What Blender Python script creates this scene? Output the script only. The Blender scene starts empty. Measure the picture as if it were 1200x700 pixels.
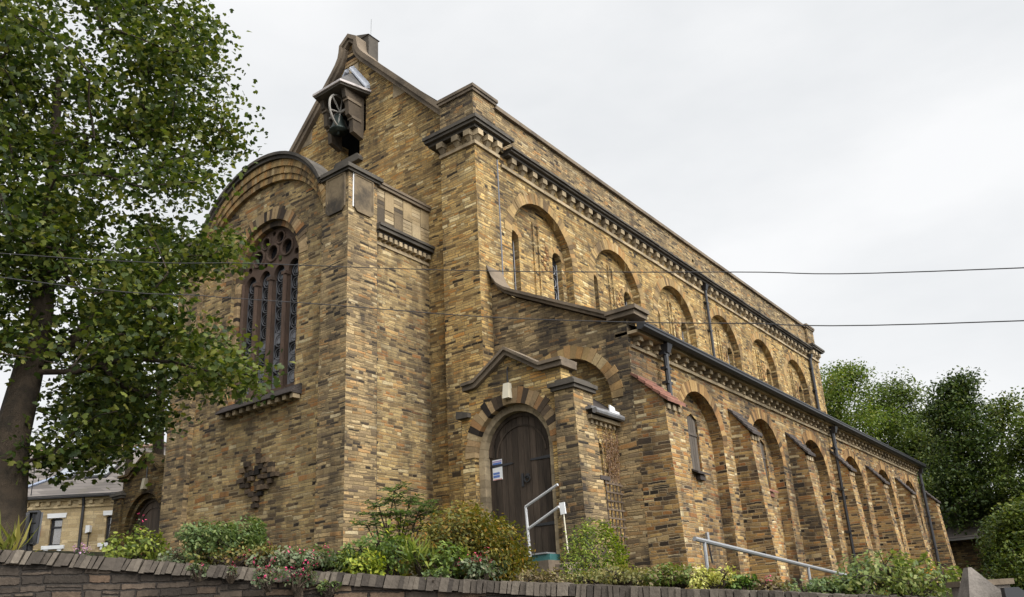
import bpy, bmesh, math, random
import numpy as np
from mathutils import Vector, Matrix
from mathutils.geometry import tessellate_polygon
R = math.radians
rng = np.random.default_rng(11)
random.seed(5)
SC = bpy.context.scene
COL = SC.collection

# ------------------------------------------------------------------ camera
CAM = np.array([-14.4695, -11.4978, -3.4201])
FW = np.array([0.7641349, 0.55415594, 0.33016518])
RT = np.array([0.6009616, -0.79757104, -0.05220718])
UP = np.array([-0.23439927, -0.23830992, 0.94247831])
FPX, CXP, CYP = 994.15, 606.55, 394.0
cd = bpy.data.cameras.new("camera")
cam = bpy.data.objects.new("camera", cd); COL.objects.link(cam)
cam.matrix_world = Matrix(((RT[0], UP[0], -FW[0], CAM[0]), (RT[1], UP[1], -FW[1], CAM[1]),
                           (RT[2], UP[2], -FW[2], CAM[2]), (0, 0, 0, 1)))
cd.sensor_width = 36; cd.lens = FPX * 36 / 1200
cd.shift_x = (600 - CXP) / 1200; cd.shift_y = (CYP - 350) / 1200
cd.clip_start = 0.1; cd.clip_end = 3000
SC.camera = cam

# ------------------------------------------------------------------ sky, sun, exposure
TOSUN = Vector((-0.10, -0.70, 0.70)).normalized()
w = bpy.data.worlds.new("World"); SC.world = w; w.use_nodes = True
nt = w.node_tree; nt.nodes.clear()
wo = nt.nodes.new('ShaderNodeOutputWorld')
sky = nt.nodes.new('ShaderNodeTexSky'); sky.sky_type = 'NISHITA'; sky.sun_disc = False
sky.sun_elevation = math.asin(TOSUN.z); sky.sun_rotation = math.atan2(TOSUN.x, TOSUN.y)
sky.dust_density = 3
b1 = nt.nodes.new('ShaderNodeBackground'); b1.inputs[1].default_value = 0.10
nt.links.new(sky.outputs[0], b1.inputs[0])
tc = nt.nodes.new('ShaderNodeTexCoord')
mp = nt.nodes.new('ShaderNodeMapping'); mp.inputs['Scale'].default_value = (1.3, 1.3, 3.4)
nt.links.new(tc.outputs['Generated'], mp.inputs[0])
nz = nt.nodes.new('ShaderNodeTexNoise'); nz.inputs['Scale'].default_value = 1.7; nz.inputs['Detail'].default_value = 6
nz.inputs['Roughness'].default_value = 0.52
nt.links.new(mp.outputs[0], nz.inputs['Vector'])
cr = nt.nodes.new('ShaderNodeValToRGB')
cr.color_ramp.elements[0].position = 0.30; cr.color_ramp.elements[0].color = (0.815, 0.832, 0.848, 1)
cr.color_ramp.elements[1].position = 0.62; cr.color_ramp.elements[1].color = (0.97, 0.975, 0.98, 1)
nt.links.new(nz.outputs['Fac'], cr.inputs[0])
b2 = nt.nodes.new('ShaderNodeBackground')
nt.links.new(cr.outputs[0], b2.inputs[0])
# the cloud sheet is brighter round the hidden sun
dt = nt.nodes.new('ShaderNodeVectorMath'); dt.operation = 'DOT_PRODUCT'; dt.inputs[1].default_value = TOSUN
nt.links.new(tc.outputs['Generated'], dt.inputs[0])
mr = nt.nodes.new('ShaderNodeMapRange'); mr.interpolation_type = 'SMOOTHSTEP'
for i_, v_ in enumerate((0.60, 1.0, 0.92, 6.2)): mr.inputs[i_ + 1].default_value = v_
nt.links.new(dt.outputs['Value'], mr.inputs[0]); nt.links.new(mr.outputs[0], b2.inputs[1])
mx = nt.nodes.new('ShaderNodeMixShader'); mx.inputs[0].default_value = 0.93
nt.links.new(b1.outputs[0], mx.inputs[1]); nt.links.new(b2.outputs[0], mx.inputs[2])
nt.links.new(mx.outputs[0], wo.inputs[0])
sd = bpy.data.lights.new("sun", 'SUN'); sd.energy = 1.5; sd.angle = R(10); sd.color = (1.0, 0.95, 0.88)
so = bpy.data.objects.new("sun", sd); COL.objects.link(so)
so.rotation_euler = TOSUN.to_track_quat('Z', 'Y').to_euler(); so.location = (-10, -30, 40)
vs = SC.view_settings; vs.view_transform = 'Standard'; vs.look = 'None'; vs.exposure = 0.19; vs.gamma = 1
SC.cycles.max_bounces = 6; SC.cycles.diffuse_bounces = 3; SC.cycles.transparent_max_bounces = 6

# ------------------------------------------------------------------ helpers: pixels to points
def ray(a, b): return FW + RT * (a - CXP) / FPX - UP * (b - CYP) / FPX
def at(a, b, D):
    d = ray(a, b); return CAM + d * D / math.hypot(d[0], d[1])
def on(ax, val, a, b):
    d = ray(a, b); return CAM + d * (val - CAM[ax]) / d[ax]

# ------------------------------------------------------------------ helpers: objects
ORIG = {}
def link(o, parent=None):
    COL.objects.link(o)
    if parent is not None: o.parent = parent
    return o
def thing(name, label, cat, loc=(0, 0, 0), group=None):
    o = bpy.data.objects.new(name, None); o.empty_display_size = 0.3
    o.location = loc; link(o); o['label'] = label; o['category'] = cat
    if group: o['group'] = group
    ORIG[o.name] = np.array(loc, float)
    return o
def tag(o, label, cat, group=None):
    o['label'] = label; o['category'] = cat
    if group: o['group'] = group
    return o
def struct(o): o['kind'] = 'structure'; return o
def org(parent): return ORIG.get(parent.name, np.zeros(3)) if parent is not None else np.zeros(3)

class MB:
    def __init__(s): s.v = []; s.f = []; s.a = []
    def add(s, vs, fs, rnd=None):
        n = len(s.v); s.v += [tuple(map(float, p)) for p in vs]
        rr = random.random() if rnd is None else rnd
        for f in fs: s.f.append([i + n for i in f]); s.a.append(rr)
        return s
    def box(s, x0, x1, y0, y1, z0, z1, rnd=None):
        v = [(x, y, z) for z in (z0, z1) for y in (y0, y1) for x in (x0, x1)]
        return s.add(v, [(0, 2, 3, 1), (4, 5, 7, 6), (0, 1, 5, 4), (2, 6, 7, 3), (0, 4, 6, 2), (1, 3, 7, 5)], rnd)
    def hexa(s, v8, rnd=None):
        return s.add(v8, [(0, 3, 2, 1), (4, 5, 6, 7), (0, 1, 5, 4), (1, 2, 6, 5), (2, 3, 7, 6), (3, 0, 4, 7)], rnd)
    def prism(s, pts, fr, d0, d1, rnd=None):
        n = len(pts); v = [fr(a, b, d0) for a, b in pts] + [fr(a, b, d1) for a, b in pts]
        tr = tessellate_polygon([[Vector((a, b, 0)) for a, b in pts]])
        fs = [tuple(t) for t in tr] + [tuple(i + n for i in t) for t in tr]
        fs += [(i, (i + 1) % n, (i + 1) % n + n, i + n) for i in range(n)]
        return s.add(v, fs, rnd)
    def holed(s, fr, outline, holes, d0, d1, rnd=0.5):
        loops = [outline] + holes
        flat = [p for l in loops for p in l]; n = len(flat)
        tr = tessellate_polygon([[Vector((a, b, 0)) for a, b in l] for l in loops])
        v = [fr(a, b, d0) for a, b in flat] + [fr(a, b, d1) for a, b in flat]
        fs = [tuple(t) for t in tr] + [tuple(i + n for i in t) for t in tr]
        k = 0
        for l in loops:
            m = len(l)
            fs += [(k + i, k + (i + 1) % m, k + (i + 1) % m + n, k + i + n) for i in range(m)]
            k += m
        return s.add(v, fs, rnd)
    def ring(s, fr, cs, ct, r0, r1, a0, a1, n, d0, d1, gap=0.05, jit=0.0, sub=1):
        # wedge shaped arch stones, radii may be (a, b) ellipse half axes
        if not isinstance(r0, tuple): r0 = (r0, r0)
        if not isinstance(r1, tuple): r1 = (r1, r1)
        st = (a1 - a0) / n
        for i in range(n):
            p = a0 + st * (i + gap / 2); q = a0 + st * (i + 1 - gap / 2)
            j = 1 + random.uniform(-jit, jit); dj = random.uniform(-0.006, 0.006) if jit else 0
            v = []
            for d in (d0 + dj, d1):
                for (rr, an) in ((r0, p), (r1, p), (r1, q), (r0, q)):
                    k = j if rr is r1 else 1
                    v.append(fr(cs + rr[0] * k * math.cos(an), ct + rr[1] * k * math.sin(an), d))
            s.hexa(v)
        return s
    def tube(s, path, rad, n=8, caps=True, rnd=None):
        P = [np.array(p, float) for p in path]
        rads = rad if isinstance(rad, (list, tuple)) else [rad] * len(P)
        v = []; fs = []; prev = None
        for i, p in enumerate(P):
            t = P[min(i + 1, len(P) - 1)] - P[max(i - 1, 0)]; t = t / (np.linalg.norm(t) + 1e-9)
            if prev is None:
                ref = np.array([0, 0, 1.0]) if abs(t[2]) < 0.9 else np.array([1.0, 0, 0])
                e = np.cross(t, ref)
            else: e = prev - t * (prev @ t)
            e = e / np.linalg.norm(e); prev = e; g = np.cross(t, e)
            for k in range(n):
                an = 2 * math.pi * k / n
                v.append(p + rads[i] * (math.cos(an) * e + math.sin(an) * g))
        for i in range(len(P) - 1):
            for k in range(n):
                a = i * n + k; b = i * n + (k + 1) % n
                fs.append((a, b, b + n, a + n))
        if caps: fs += [tuple(range(n))[::-1], tuple(range((len(P) - 1) * n, len(P) * n))]
        return s.add(v, fs, rnd)
    def torus(s, c, e, g, Rr, r, n=16, m=5, rnd=None):
        c, e, g = map(lambda q: np.array(q, float), (c, e, g))
        return s.tube([c + Rr * (math.cos(2 * math.pi * k / n) * e + math.sin(2 * math.pi * k / n) * g) for k in range(n + 1)], r, m, False, rnd)
    def build(s, name, mat, parent=None, smooth=False, recalc=True):
        me = bpy.data.meshes.new(name)
        o0 = org(parent)
        me.from_pydata([(a - o0[0], b - o0[1], c - o0[2]) for a, b, c in s.v], [], s.f)
        at_ = me.attributes.new('rnd', 'FLOAT', 'FACE'); at_.data.foreach_set('value', s.a)
        if recalc:
            bm = bmesh.new(); bm.from_mesh(me); bmesh.ops.recalc_face_normals(bm, faces=bm.faces); bm.to_mesh(me); bm.free()
        if smooth: me.polygons.foreach_set('use_smooth', [True] * len(me.polygons))
        me.materials.append(mat)
        o = bpy.data.objects.new(name, me); link(o, parent); ORIG[o.name] = o0
        return o
def seg(m, x0, x1, y0, y1, z0, z1, L=0.95):
    x = x0
    while x < x1 - .02:
        e = min(x1, x + L * random.uniform(.75, 1.25))
        if x1 - e < .25: e = x1
        m.box(x, e - .007, y0 + random.uniform(-.007, .007), y1, z0 + random.uniform(-.004, .002), z1 + random.uniform(-.004, .003)); x = e
    return m
def fw_(X): return lambda a, b, d: (X + d, a, b)      # west facing plane: (y, z, depth to the east)
def fs_(Y): return lambda a, b, d: (a, Y + d, b)      # south facing plane: (x, z, depth to the north)
def archp(c, r, spring, bottom, n=22, rv=None):
    rv = rv or r
    return [(c - r, bottom)] + [(c - r * math.cos(math.pi * i / n), spring + rv * math.sin(math.pi * i / n)) for i in range(n + 1)] + [(c + r, bottom)]
def circ(c, d, r, n=16): return [(c + r * math.cos(2 * math.pi * i / n), d + r * math.sin(2 * math.pi * i / n)) for i in range(n)]
def dup(o, dx=0, dy=0, dz=0, parent=None):
    c = o.copy(); COL.objects.link(c); c.parent = parent or o.parent
    c.location = (o.location.x + dx, o.location.y + dy, o.location.z + dz)
    return c

# ------------------------------------------------------------------ materials
class G:
    def __init__(s, name):
        s.m = bpy.data.materials.new(name); s.m.use_nodes = True; s.t = s.m.node_tree
        s.bs = s.t.nodes['Principled BSDF']; s.out = s.t.nodes['Material Output']
    def n(s, ty, **kw):
        nd = s.t.nodes.new('ShaderNode' + ty)
        for k, v in kw.items():
            if k.startswith('i_'): s.put(nd.inputs[int(k[2:])], v)
            elif k.startswith('I_'): s.put(nd.inputs[k[2:].replace('_', ' ')], v)
            else: setattr(nd, k, v)
        return nd
    def put(s, sock, v):
        if isinstance(v, bpy.types.NodeSocket): s.t.links.new(v, sock)
        else: sock.default_value = v
    def M(s, op, a, b=0.0, c=None):
        nd = s.n('Math', operation=op); s.put(nd.inputs[0], a); s.put(nd.inputs[1], b)
        if c is not None: s.put(nd.inputs[2], c)
        return nd.outputs[0]
    def mix(s, f, a, b, mode='MIX'):
        nd = s.n('Mix', data_type='RGBA', blend_type=mode); s.put(nd.inputs[0], f); s.put(nd.inputs[6], a); s.put(nd.inputs[7], b)
        return nd.outputs[2]
    def ramp(s, f, stops, interp='LINEAR'):
        nd = s.n('ValToRGB'); s.put(nd.inputs[0], f); r = nd.color_ramp; r.interpolation = interp
        while len(r.elements) < len(stops): r.elements.new(0.5)
        for e, (p, c) in zip(r.elements, stops): e.position = p; e.color = (*c, 1) if len(c) == 3 else c
        return nd.outputs[0]
    def noise(s, vec, scale, detail=2, rough=0.5, dim='3D'):
        nd = s.n('TexNoise', noise_dimensions=dim); nd.inputs['Scale'].default_value = scale
        nd.inputs['Detail'].default_value = detail; nd.inputs['Roughness'].default_value = rough
        if dim == '1D': s.put(nd.inputs['W'], vec)
        else: s.put(nd.inputs['Vector'], vec)
        return nd.outputs[0]
    def white(s, vec, dim='3D'):
        nd = s.n('TexWhiteNoise', noise_dimensions=dim)
        s.put(nd.inputs['W' if dim == '1D' else 'Vector'], vec); return nd.outputs[0]
    def xyz(s, x, y, z=0.0):
        nd = s.n('CombineXYZ', i_0=x, i_1=y, i_2=z); return nd.outputs[0]
    def bump(s, h, strength=0.5, dist=0.02):
        nd = s.n('Bump'); nd.inputs['Strength'].default_value = strength; nd.inputs['Distance'].default_value = dist
        s.put(nd.inputs['Height'], h); s.put(s.bs.inputs['Normal'], nd.outputs[0])
    def fin(s, col, rough=0.9, spec=0.2, metal=0.0):
        s.put(s.bs.inputs['Base Color'], col); s.put(s.bs.inputs['Roughness'], rough)
        s.bs.inputs['Specular IOR Level'].default_value = spec; s.bs.inputs['Metallic'].default_value = metal
        return s.m
    def step(s, x, a, b):
        nd = s.n('MapRange', interpolation_type='SMOOTHSTEP'); s.put(nd.inputs[0], x); nd.inputs[1].default_value = a; nd.inputs[2].default_value = b
        return nd.outputs[0]

PAL = [(0.0, (0.034, 0.025, 0.016)), (0.035, (0.075, 0.052, 0.028)), (0.11, (0.195, 0.125, 0.054)), (0.27, (0.355, 0.235, 0.092)),
       (0.52, (0.49, 0.345, 0.142)), (0.72, (0.45, 0.285, 0.098)), (0.82, (0.34, 0.165, 0.048)), (0.90, (0.41, 0.29, 0.12)), (1.0, (0.60, 0.48, 0.26))]
PALG = [(0.0, (0.030, 0.025, 0.02)), (0.07, (0.08, 0.060, 0.042)), (0.22, (0.18, 0.13, 0.076)), (0.5, (0.31, 0.225, 0.115)),
        (0.72, (0.38, 0.275, 0.14)), (0.84, (0.31, 0.165, 0.062)), (0.92, (0.31, 0.22, 0.11)), (1.0, (0.47, 0.38, 0.23))]
PALB = [(0.0, (0.034, 0.026, 0.018)), (0.05, (0.075, 0.053, 0.032)), (0.16, (0.175, 0.118, 0.057)), (0.34, (0.315, 0.225, 0.102)),
       (0.58, (0.42, 0.310, 0.142)), (0.76, (0.37, 0.240, 0.098)), (0.85, (0.27, 0.125, 0.045)), (0.92, (0.31, 0.22, 0.10)), (1.0, (0.46, 0.37, 0.21))]
PALA = [(0.0, (0.028, 0.022, 0.017)), (0.07, (0.062, 0.044, 0.029)), (0.20, (0.155, 0.098, 0.047)), (0.36, (0.27, 0.165, 0.066)),
       (0.55, (0.38, 0.255, 0.10)), (0.70, (0.33, 0.175, 0.058)), (0.84, (0.225, 0.092, 0.034)), (0.92, (0.36, 0.26, 0.125)), (1.0, (0.54, 0.44, 0.26))]
def stone(name, pal=PAL, ch=0.067, L0=0.13, L1=0.24, mortar=(0.20, 0.148, 0.08), soot=0.70, sootcol=(0.040, 0.033, 0.027), diag=False, mw=0.010, gain=1.0, bs=0.7):
    g = G(name)
    geo = g.n('NewGeometry'); P = geo.outputs['Position']; N = geo.outputs['True Normal']
    sp = g.n('SeparateXYZ', i_0=P); sn = g.n('SeparateXYZ', i_0=N)
    x, y, z = sp.outputs
    ax = g.M('ABSOLUTE', sn.outputs[0]); ay = g.M('ABSOLUTE', sn.outputs[1]); az = g.M('ABSOLUTE', sn.outputs[2])
    isx = g.M('GREATER_THAN', ax, ay)
    if diag: u = g.M('SUBTRACT', g.M('MULTIPLY', x, 0.55), g.M('MULTIPLY', y, 0.84))
    else: u = g.M('ADD', g.M('MULTIPLY', isx, y), g.M('MULTIPLY', g.M('SUBTRACT', 1.0, isx), x))
    top = g.M('GREATER_THAN', az, 0.8)
    v = g.M('ADD', z, g.M('MULTIPLY', top, y))
    key = g.M('MULTIPLY', isx, 31.7)
    # ragged hand dressed edges
    wob = g.n('TexNoise'); wob.inputs['Scale'].default_value = 9.0; wob.inputs['Detail'].default_value = 3; g.put(wob.inputs['Vector'], P)
    ws = g.n('SeparateColor', i_0=wob.outputs[1])
    u = g.M('ADD', u, g.M('MULTIPLY', g.M('SUBTRACT', ws.outputs[0], 0.5), 0.045)); v = g.M('ADD', v, g.M('MULTIPLY', g.M('SUBTRACT', ws.outputs[1], 0.5), 0.030))
    # irregular courses
    w1 = g.noise(g.M('ADD', v, key), 2.3, 2, 0.6, '1D')
    w2 = g.noise(g.xyz(g.M('MULTIPLY', u, 1.0), g.M('MULTIPLY', v, 1.6), key), 0.9, 2)
    vv = g.M('ADD', v, g.M('ADD', g.M('MULTIPLY', w1, 0.16), g.M('MULTIPLY', w2, 0.10)))
    rv = g.M('DIVIDE', vv, ch); row = g.M('FLOOR', rv); fr = g.M('FRACT', rv)
    h1 = g.white(g.M('ADD', row, key), '1D'); h2 = g.white(g.M('ADD', row, 0.37), '1D')
    L = g.M('ADD', L0, g.M('MULTIPLY', h2, L1))
    uu = g.M('ADD', u, g.M('MULTIPLY', h1, 9.0))
    wn = g.noise(g.M('ADD', g.M('MULTIPLY', uu, 2.6), g.M('MULTIPLY', row, 7.31)), 1.0, 1, 0.5, '1D')
    rc = g.M('ADD', g.M('DIVIDE', uu, L), g.M('MULTIPLY', wn, 1.1))
    col = g.M('FLOOR', rc); fc = g.M('FRACT', rc)
    # some stones are split into two thin ones
    sid = g.white(g.xyz(col, row, key)); split = g.M('GREATER_THAN', sid, 0.80)
    half = g.M('MULTIPLY', split, g.M('GREATER_THAN', fr, 0.5))
    frs = g.M('ADD', g.M('MULTIPLY', g.M('SUBTRACT', 1.0, split), fr), g.M('MULTIPLY', split, g.M('FRACT', g.M('MULTIPLY', fr, 2.0))))
    chs = g.M('MULTIPLY', ch, g.M('SUBTRACT', 1.0, g.M('MULTIPLY', split, 0.5)))
    cell = g.xyz(g.M('ADD', col, 0.5), g.M('ADD', row, 0.5), g.M('ADD', key, half))
    wnode = g.n('TexWhiteNoise', noise_dimensions='3D'); g.put(wnode.inputs['Vector'], cell)
    idv = wnode.outputs[0]; sc = g.n('SeparateColor', i_0=wnode.outputs[1])
    ex = g.M('MULTIPLY', g.M('MINIMUM', fc, g.M('SUBTRACT', 1.0, fc)), L)
    ey = g.M('MULTIPLY', g.M('MINIMUM', frs, g.M('SUBTRACT', 1.0, frs)), chs)
    nf = g.noise(P, 26, 3, 0.65)
    e = g.M('ADD', g.M('MINIMUM', ex, ey), g.M('MULTIPLY', g.M('SUBTRACT', nf, 0.5), 0.020))
    mask = g.step(e, mw * 0.35, mw)                    # 1 = stone, 0 = joint
    # zones where dark or rusty stones gather
    zn = g.noise(P, 0.55, 3, 0.6)
    idz = g.M('ADD', idv, g.M('MULTIPLY', g.M('SUBTRACT', zn, 0.5), 0.35))
    c = g.ramp(idz, pal)
    vb = g.M('MULTIPLY', g.M('ADD', 0.74, g.M('MULTIPLY', sc.outputs[1], 0.45)), g.M('ADD', 0.50, g.M('MULTIPLY', nf, 1.0)))
    c = g.mix(1.0, c, g.xyz(vb, vb, vb), 'MULTIPLY')
    c = g.mix(mask, (*mortar, 1), c)
    # soot: blotches and runs, thicker on some stones
    s1 = g.noise(g.xyz(x, y, g.M('MULTIPLY', z, 0.45)), 0.8, 5, 0.65)
    s2 = g.noise(g.xyz(g.M('MULTIPLY', x, 2.2), g.M('MULTIPLY', y, 2.2), g.M('MULTIPLY', z, 0.5)), 1.4, 4, 0.6)
    sm = g.M('MULTIPLY', g.step(g.M('ADD', g.M('MULTIPLY', s1, 0.65), g.M('MULTIPLY', s2, 0.35)), 0.43, 0.61), soot)
    sm = g.M('MULTIPLY', sm, g.M('ADD', 0.45, g.M('MULTIPLY', sc.outputs[2], 0.75)))
    c = g.mix(sm, c, (*sootcol, 1))
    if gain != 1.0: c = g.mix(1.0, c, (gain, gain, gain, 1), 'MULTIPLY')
    hgt = g.M('ADD', g.M('MULTIPLY', mask, g.M('ADD', 0.55, g.M('MULTIPLY', sc.outputs[0], 0.6))), g.M('MULTIPLY', nf, 0.45))
    g.bump(hgt, bs, 0.025)
    return g.fin(c, 0.92, 0.15)

def slab(name, base, var=0.35, scale=3.0, dark=(0.03, 0.027, 0.024), damt=0.5, rough=0.85, rnd=0.0, bs=0.35, spec=0.2):
    g = G(name); geo = g.n('NewGeometry'); P = geo.outputs['Position']
    n1 = g.noise(P, scale, 5, 0.6); n2 = g.noise(P, scale * 9, 3, 0.6)
    k = g.M('ADD', 1.0 - var, g.M('ADD', g.M('MULTIPLY', n1, var), g.M('MULTIPLY', n2, var)))
    if rnd:
        a = g.n('Attribute', attribute_name='rnd'); k = g.M('MULTIPLY', k, g.M('ADD', 1 - rnd / 2, g.M('MULTIPLY', a.outputs['Fac'], rnd)))
    c = g.mix(1.0, (*base, 1), g.xyz(k, k, k), 'MULTIPLY')
    sm = g.M('MULTIPLY', g.step(g.noise(P, scale * 0.45, 5, 0.65), 0.42, 0.66), damt)
    c = g.mix(sm, c, (*dark, 1)); g.bump(g.M('ADD', n1, n2), bs, 0.02)
    return g.fin(c, rough, spec)
def rndstone(name, pal, var=0.4, mw=0):
    g = G(name); geo = g.n('NewGeometry'); P = geo.outputs['Position']
    a = g.n('Attribute', attribute_name='rnd'); c = g.ramp(a.outputs['Fac'], pal)
    n2 = g.noise(P, 22, 3, 0.65); k = g.M('ADD', 0.65, g.M('MULTIPLY', n2, 0.7))
    c = g.mix(1.0, c, g.xyz(k, k, k), 'MULTIPLY')
    sm = g.M('MULTIPLY', g.step(g.noise(P, 1.1, 4, 0.6), 0.45, 0.7), var); c = g.mix(sm, c, (0.035, 0.03, 0.026, 1))
    g.bump(n2, 0.5, 0.02); return g.fin(c, 0.9, 0.15)
def plain(name, col, rough=0.6, metal=0.0, spec=0.3, var=0.15, scale=12):
    g = G(name); geo = g.n('NewGeometry'); n1 = g.noise(geo.outputs['Position'], scale, 4, 0.6)
    k = g.M('ADD', 1 - var, g.M('MULTIPLY', n1, 2 * var)); c = g.mix(1.0, (*col, 1), g.xyz(k, k, k), 'MULTIPLY')
    return g.fin(c, rough, spec, metal)
def wood(name, c0, c1, axis='z', scale=7):
    g = G(name); geo = g.n('NewGeometry'); sp = g.n('SeparateXYZ', i_0=geo.outputs['Position'])
    s = [g.M('MULTIPLY', sp.outputs[i], 0.12 if 'xyz'[i] == axis else 1.0) for i in range(3)]
    n1 = g.noise(g.xyz(*s), scale, 5, 0.65); n2 = g.noise(g.xyz(*s), scale * 6, 2)
    c = g.ramp(g.M('ADD', g.M('MULTIPLY', n1, 0.7), g.M('MULTIPLY', n2, 0.3)), [(0.3, c0), (0.7, c1)])
    a = g.n('Attribute', attribute_name='rnd'); k = g.M('ADD', 0.7, g.M('MULTIPLY', a.outputs['Fac'], 0.6))
    c = g.mix(1.0, c, g.xyz(k, k, k), 'MULTIPLY'); g.bump(n1, 0.4, 0.01); return g.fin(c, 0.75, 0.25)
def slates(name, col=(0.10, 0.088, 0.078), w=0.3, h=0.22, rowax='z', colax='x'):
    g = G(name); geo = g.n('NewGeometry'); sp = g.n('SeparateXYZ', i_0=geo.outputs['Position'])
    d = dict(zip('xyz', sp.outputs)); rv = g.M('DIVIDE', d[rowax], h); row = g.M('FLOOR', rv)
    cu = g.M('ADD', g.M('DIVIDE', d[colax], w), g.M('MULTIPLY', g.white(row, '1D'), 3.0)); cl = g.M('FLOOR', cu)
    idv = g.white(g.xyz(cl, row)); k = g.M('ADD', 0.6, g.M('MULTIPLY', idv, 0.7))
    c = g.mix(1.0, (*col, 1), g.xyz(k, k, k), 'MULTIPLY')
    n1 = g.noise(geo.outputs['Position'], 1.2, 4); c = g.mix(g.M('MULTIPLY', g.step(n1, 0.5, 0.75), 0.5), c, (0.16, 0.14, 0.10, 1))
    e = g.M('GREATER_THAN', 0.1, g.M('FRACT', rv)); c = g.mix(g.M('MULTIPLY', e, 0.6), c, (0.02, 0.02, 0.02, 1))
    g.bump(g.M('FRACT', rv), 0.5, 0.03); return g.fin(c, 0.7, 0.3)
def glass(name, col=(0.012, 0.013, 0.015), rough=0.12, spec=0.5):
    g = G(name); geo = g.n('NewGeometry'); n1 = g.noise(geo.outputs['Position'], 5, 3)
    g.bump(n1, 0.15, 0.02); return g.fin((*col, 1), rough, spec)
def leafmat(name, stops, transl=0.35, rough=0.55):
    g = G(name); a = g.n('Attribute', attribute_name='rnd'); geo = g.n('NewGeometry')
    zn = g.noise(geo.outputs['Position'], 0.9, 3); f = g.M('ADD', a.outputs['Fac'], g.M('MULTIPLY', g.M('SUBTRACT', zn, 0.5), 0.5))
    c = g.ramp(f, stops); g.fin(c, rough, 0.3)
    tr = g.n('BsdfTranslucent'); c2 = g.mix(1.0, c, (1.15, 1.2, 0.6, 1), 'MULTIPLY'); g.put(tr.inputs[0], c2)
    ms = g.n('MixShader'); ms.inputs[0].default_value = transl
    g.t.links.new(g.bs.outputs[0], ms.inputs[1]); g.t.links.new(tr.outputs[0], ms.inputs[2]); g.t.links.new(ms.outputs[0], g.out.inputs[0])
    return g.m

ST = stone('coursed_sandstone')
STB = stone('olive_tan_sandstone', pal=PALB, ch=.072, soot=.68, mortar=(.27, .205, .12))
STA = stone('rusty_sandstone', pal=PALA, ch=.074, soot=.80, mortar=(.29, .22, .13), mw=.011)
STP = stone('sooty_sandstone', pal=PALG, soot=0.70)
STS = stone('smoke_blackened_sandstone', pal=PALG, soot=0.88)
STD = stone('shade_toned_porch_sandstone', gain=0.30)  # darkened sandstone copy; tree shade on the north porch is put into its colour
STW = stone('retaining_wall_stone', pal=[(0, (0.045, 0.037, 0.030)), (0.4, (0.085, 0.066, 0.050)), (0.75, (0.12, 0.092, 0.068)), (0.93, (0.14, 0.092, 0.060)), (1, (0.19, 0.14, 0.09))],
            ch=0.088, L0=0.16, L1=0.28, mortar=(0.035, 0.03, 0.026), soot=0.75, diag=True, mw=0.014, bs=1.0, gain=0.85)
VOUS = rndstone('arch_stones', [(0, (0.02, 0.017, 0.015)), (0.25, (0.10, 0.07, 0.045)), (0.45, (0.30, 0.21, 0.11)), (0.7, (0.38, 0.27, 0.145)), (0.85, (0.25, 0.125, 0.05)), (1, (0.36, 0.28, 0.16))])
VOUSL = rndstone('thin_arch_stones', [(0, (.12, .082, .045)), (.25, (.23, .155, .072)), (.6, (.35, .24, .105)), (.85, (.30, .165, .062)), (1, (.40, .30, .16))], .55)
VOUSR = rndstone('ruddy_arch_stones', [(0, (0.07, 0.05, 0.03)), (0.2, (0.16, 0.095, 0.045)), (0.55, (0.29, 0.17, 0.068)), (0.8, (0.35, 0.235, 0.105)), (1, (0.23, 0.115, 0.045))], .55)
DARK = slab('sooty_moulded_stone', (0.085, 0.074, 0.060), 0.4, 2.5, damt=0.7)
COPE = slab('weathered_coping_stone', (0.165, 0.128, 0.090), 0.4, 2.0, damt=0.55)
TAN = slab('pale_ashlar', (0.34, 0.265, 0.165), 0.4, 3.0, damt=0.5, rnd=0.5)
PANEL = slab('streaked_slab', (0.20, 0.15, 0.09), 0.5, 1.7, damt=0.9)
TRAC = slab('red_tracery_stone', (0.088, 0.057, 0.041), 0.4, 4, damt=0.35)
LEAD = slab('lead_sheet', (0.20, 0.20, 0.205), 0.3, 3, dark=(0.09, 0.08, 0.07), damt=0.6, rough=0.55)
PALELEAD = slab('pale_lead', (0.38, 0.40, 0.44), 0.3, 5, dark=(0.25, 0.25, 0.27), damt=0.5, rough=0.5)
BLACK = plain('black_iron', (0.016, 0.016, 0.018), 0.42, spec=0.5)
GREYM = plain('galvanised_steel', (0.30, 0.305, 0.31), 0.45, 0.5)
RAILM = plain('pale_painted_rail', (0.42, 0.42, 0.42), 0.5, var=.3, scale=25)
GLS = glass('dark_glass')
LEADW = plain('window_leading', (0.24, 0.24, 0.25), 0.6)
DOORW = wood('old_door_boards', (0.020, 0.015, 0.011), (0.088, 0.064, 0.046))
GREYW = wood('weathered_boarding', (0.055, 0.045, 0.036), (0.15, 0.125, 0.10))
TRELW = wood('trellis_wood', (0.07, 0.05, 0.035), (0.17, 0.13, 0.095), scale=14)
VOID = plain('painted_interior_dark', (0.006, 0.006, 0.006), 1.0, spec=0.0)  # near-black colour standing in for the shade inside openings
WHITE = plain('white_paint', (0.72, 0.72, 0.71), 0.6, var=0.06)
CREAM = plain('cream_plastic', (0.55, 0.50, 0.38), 0.5, var=0.08)
REDT = slab('red_clay_tile', (0.215, 0.100, 0.070), 0.45, 6, damt=0.45, rnd=0.5)
DKT = slab('dark_roof_tile', (0.06, 0.05, 0.045), 0.4, 6, damt=0.4, rnd=0.5)
SLATE = slates('roof_slates')
TEAL = plain('teal_paint', (0.035, 0.115, 0.11), 0.6)
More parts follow.
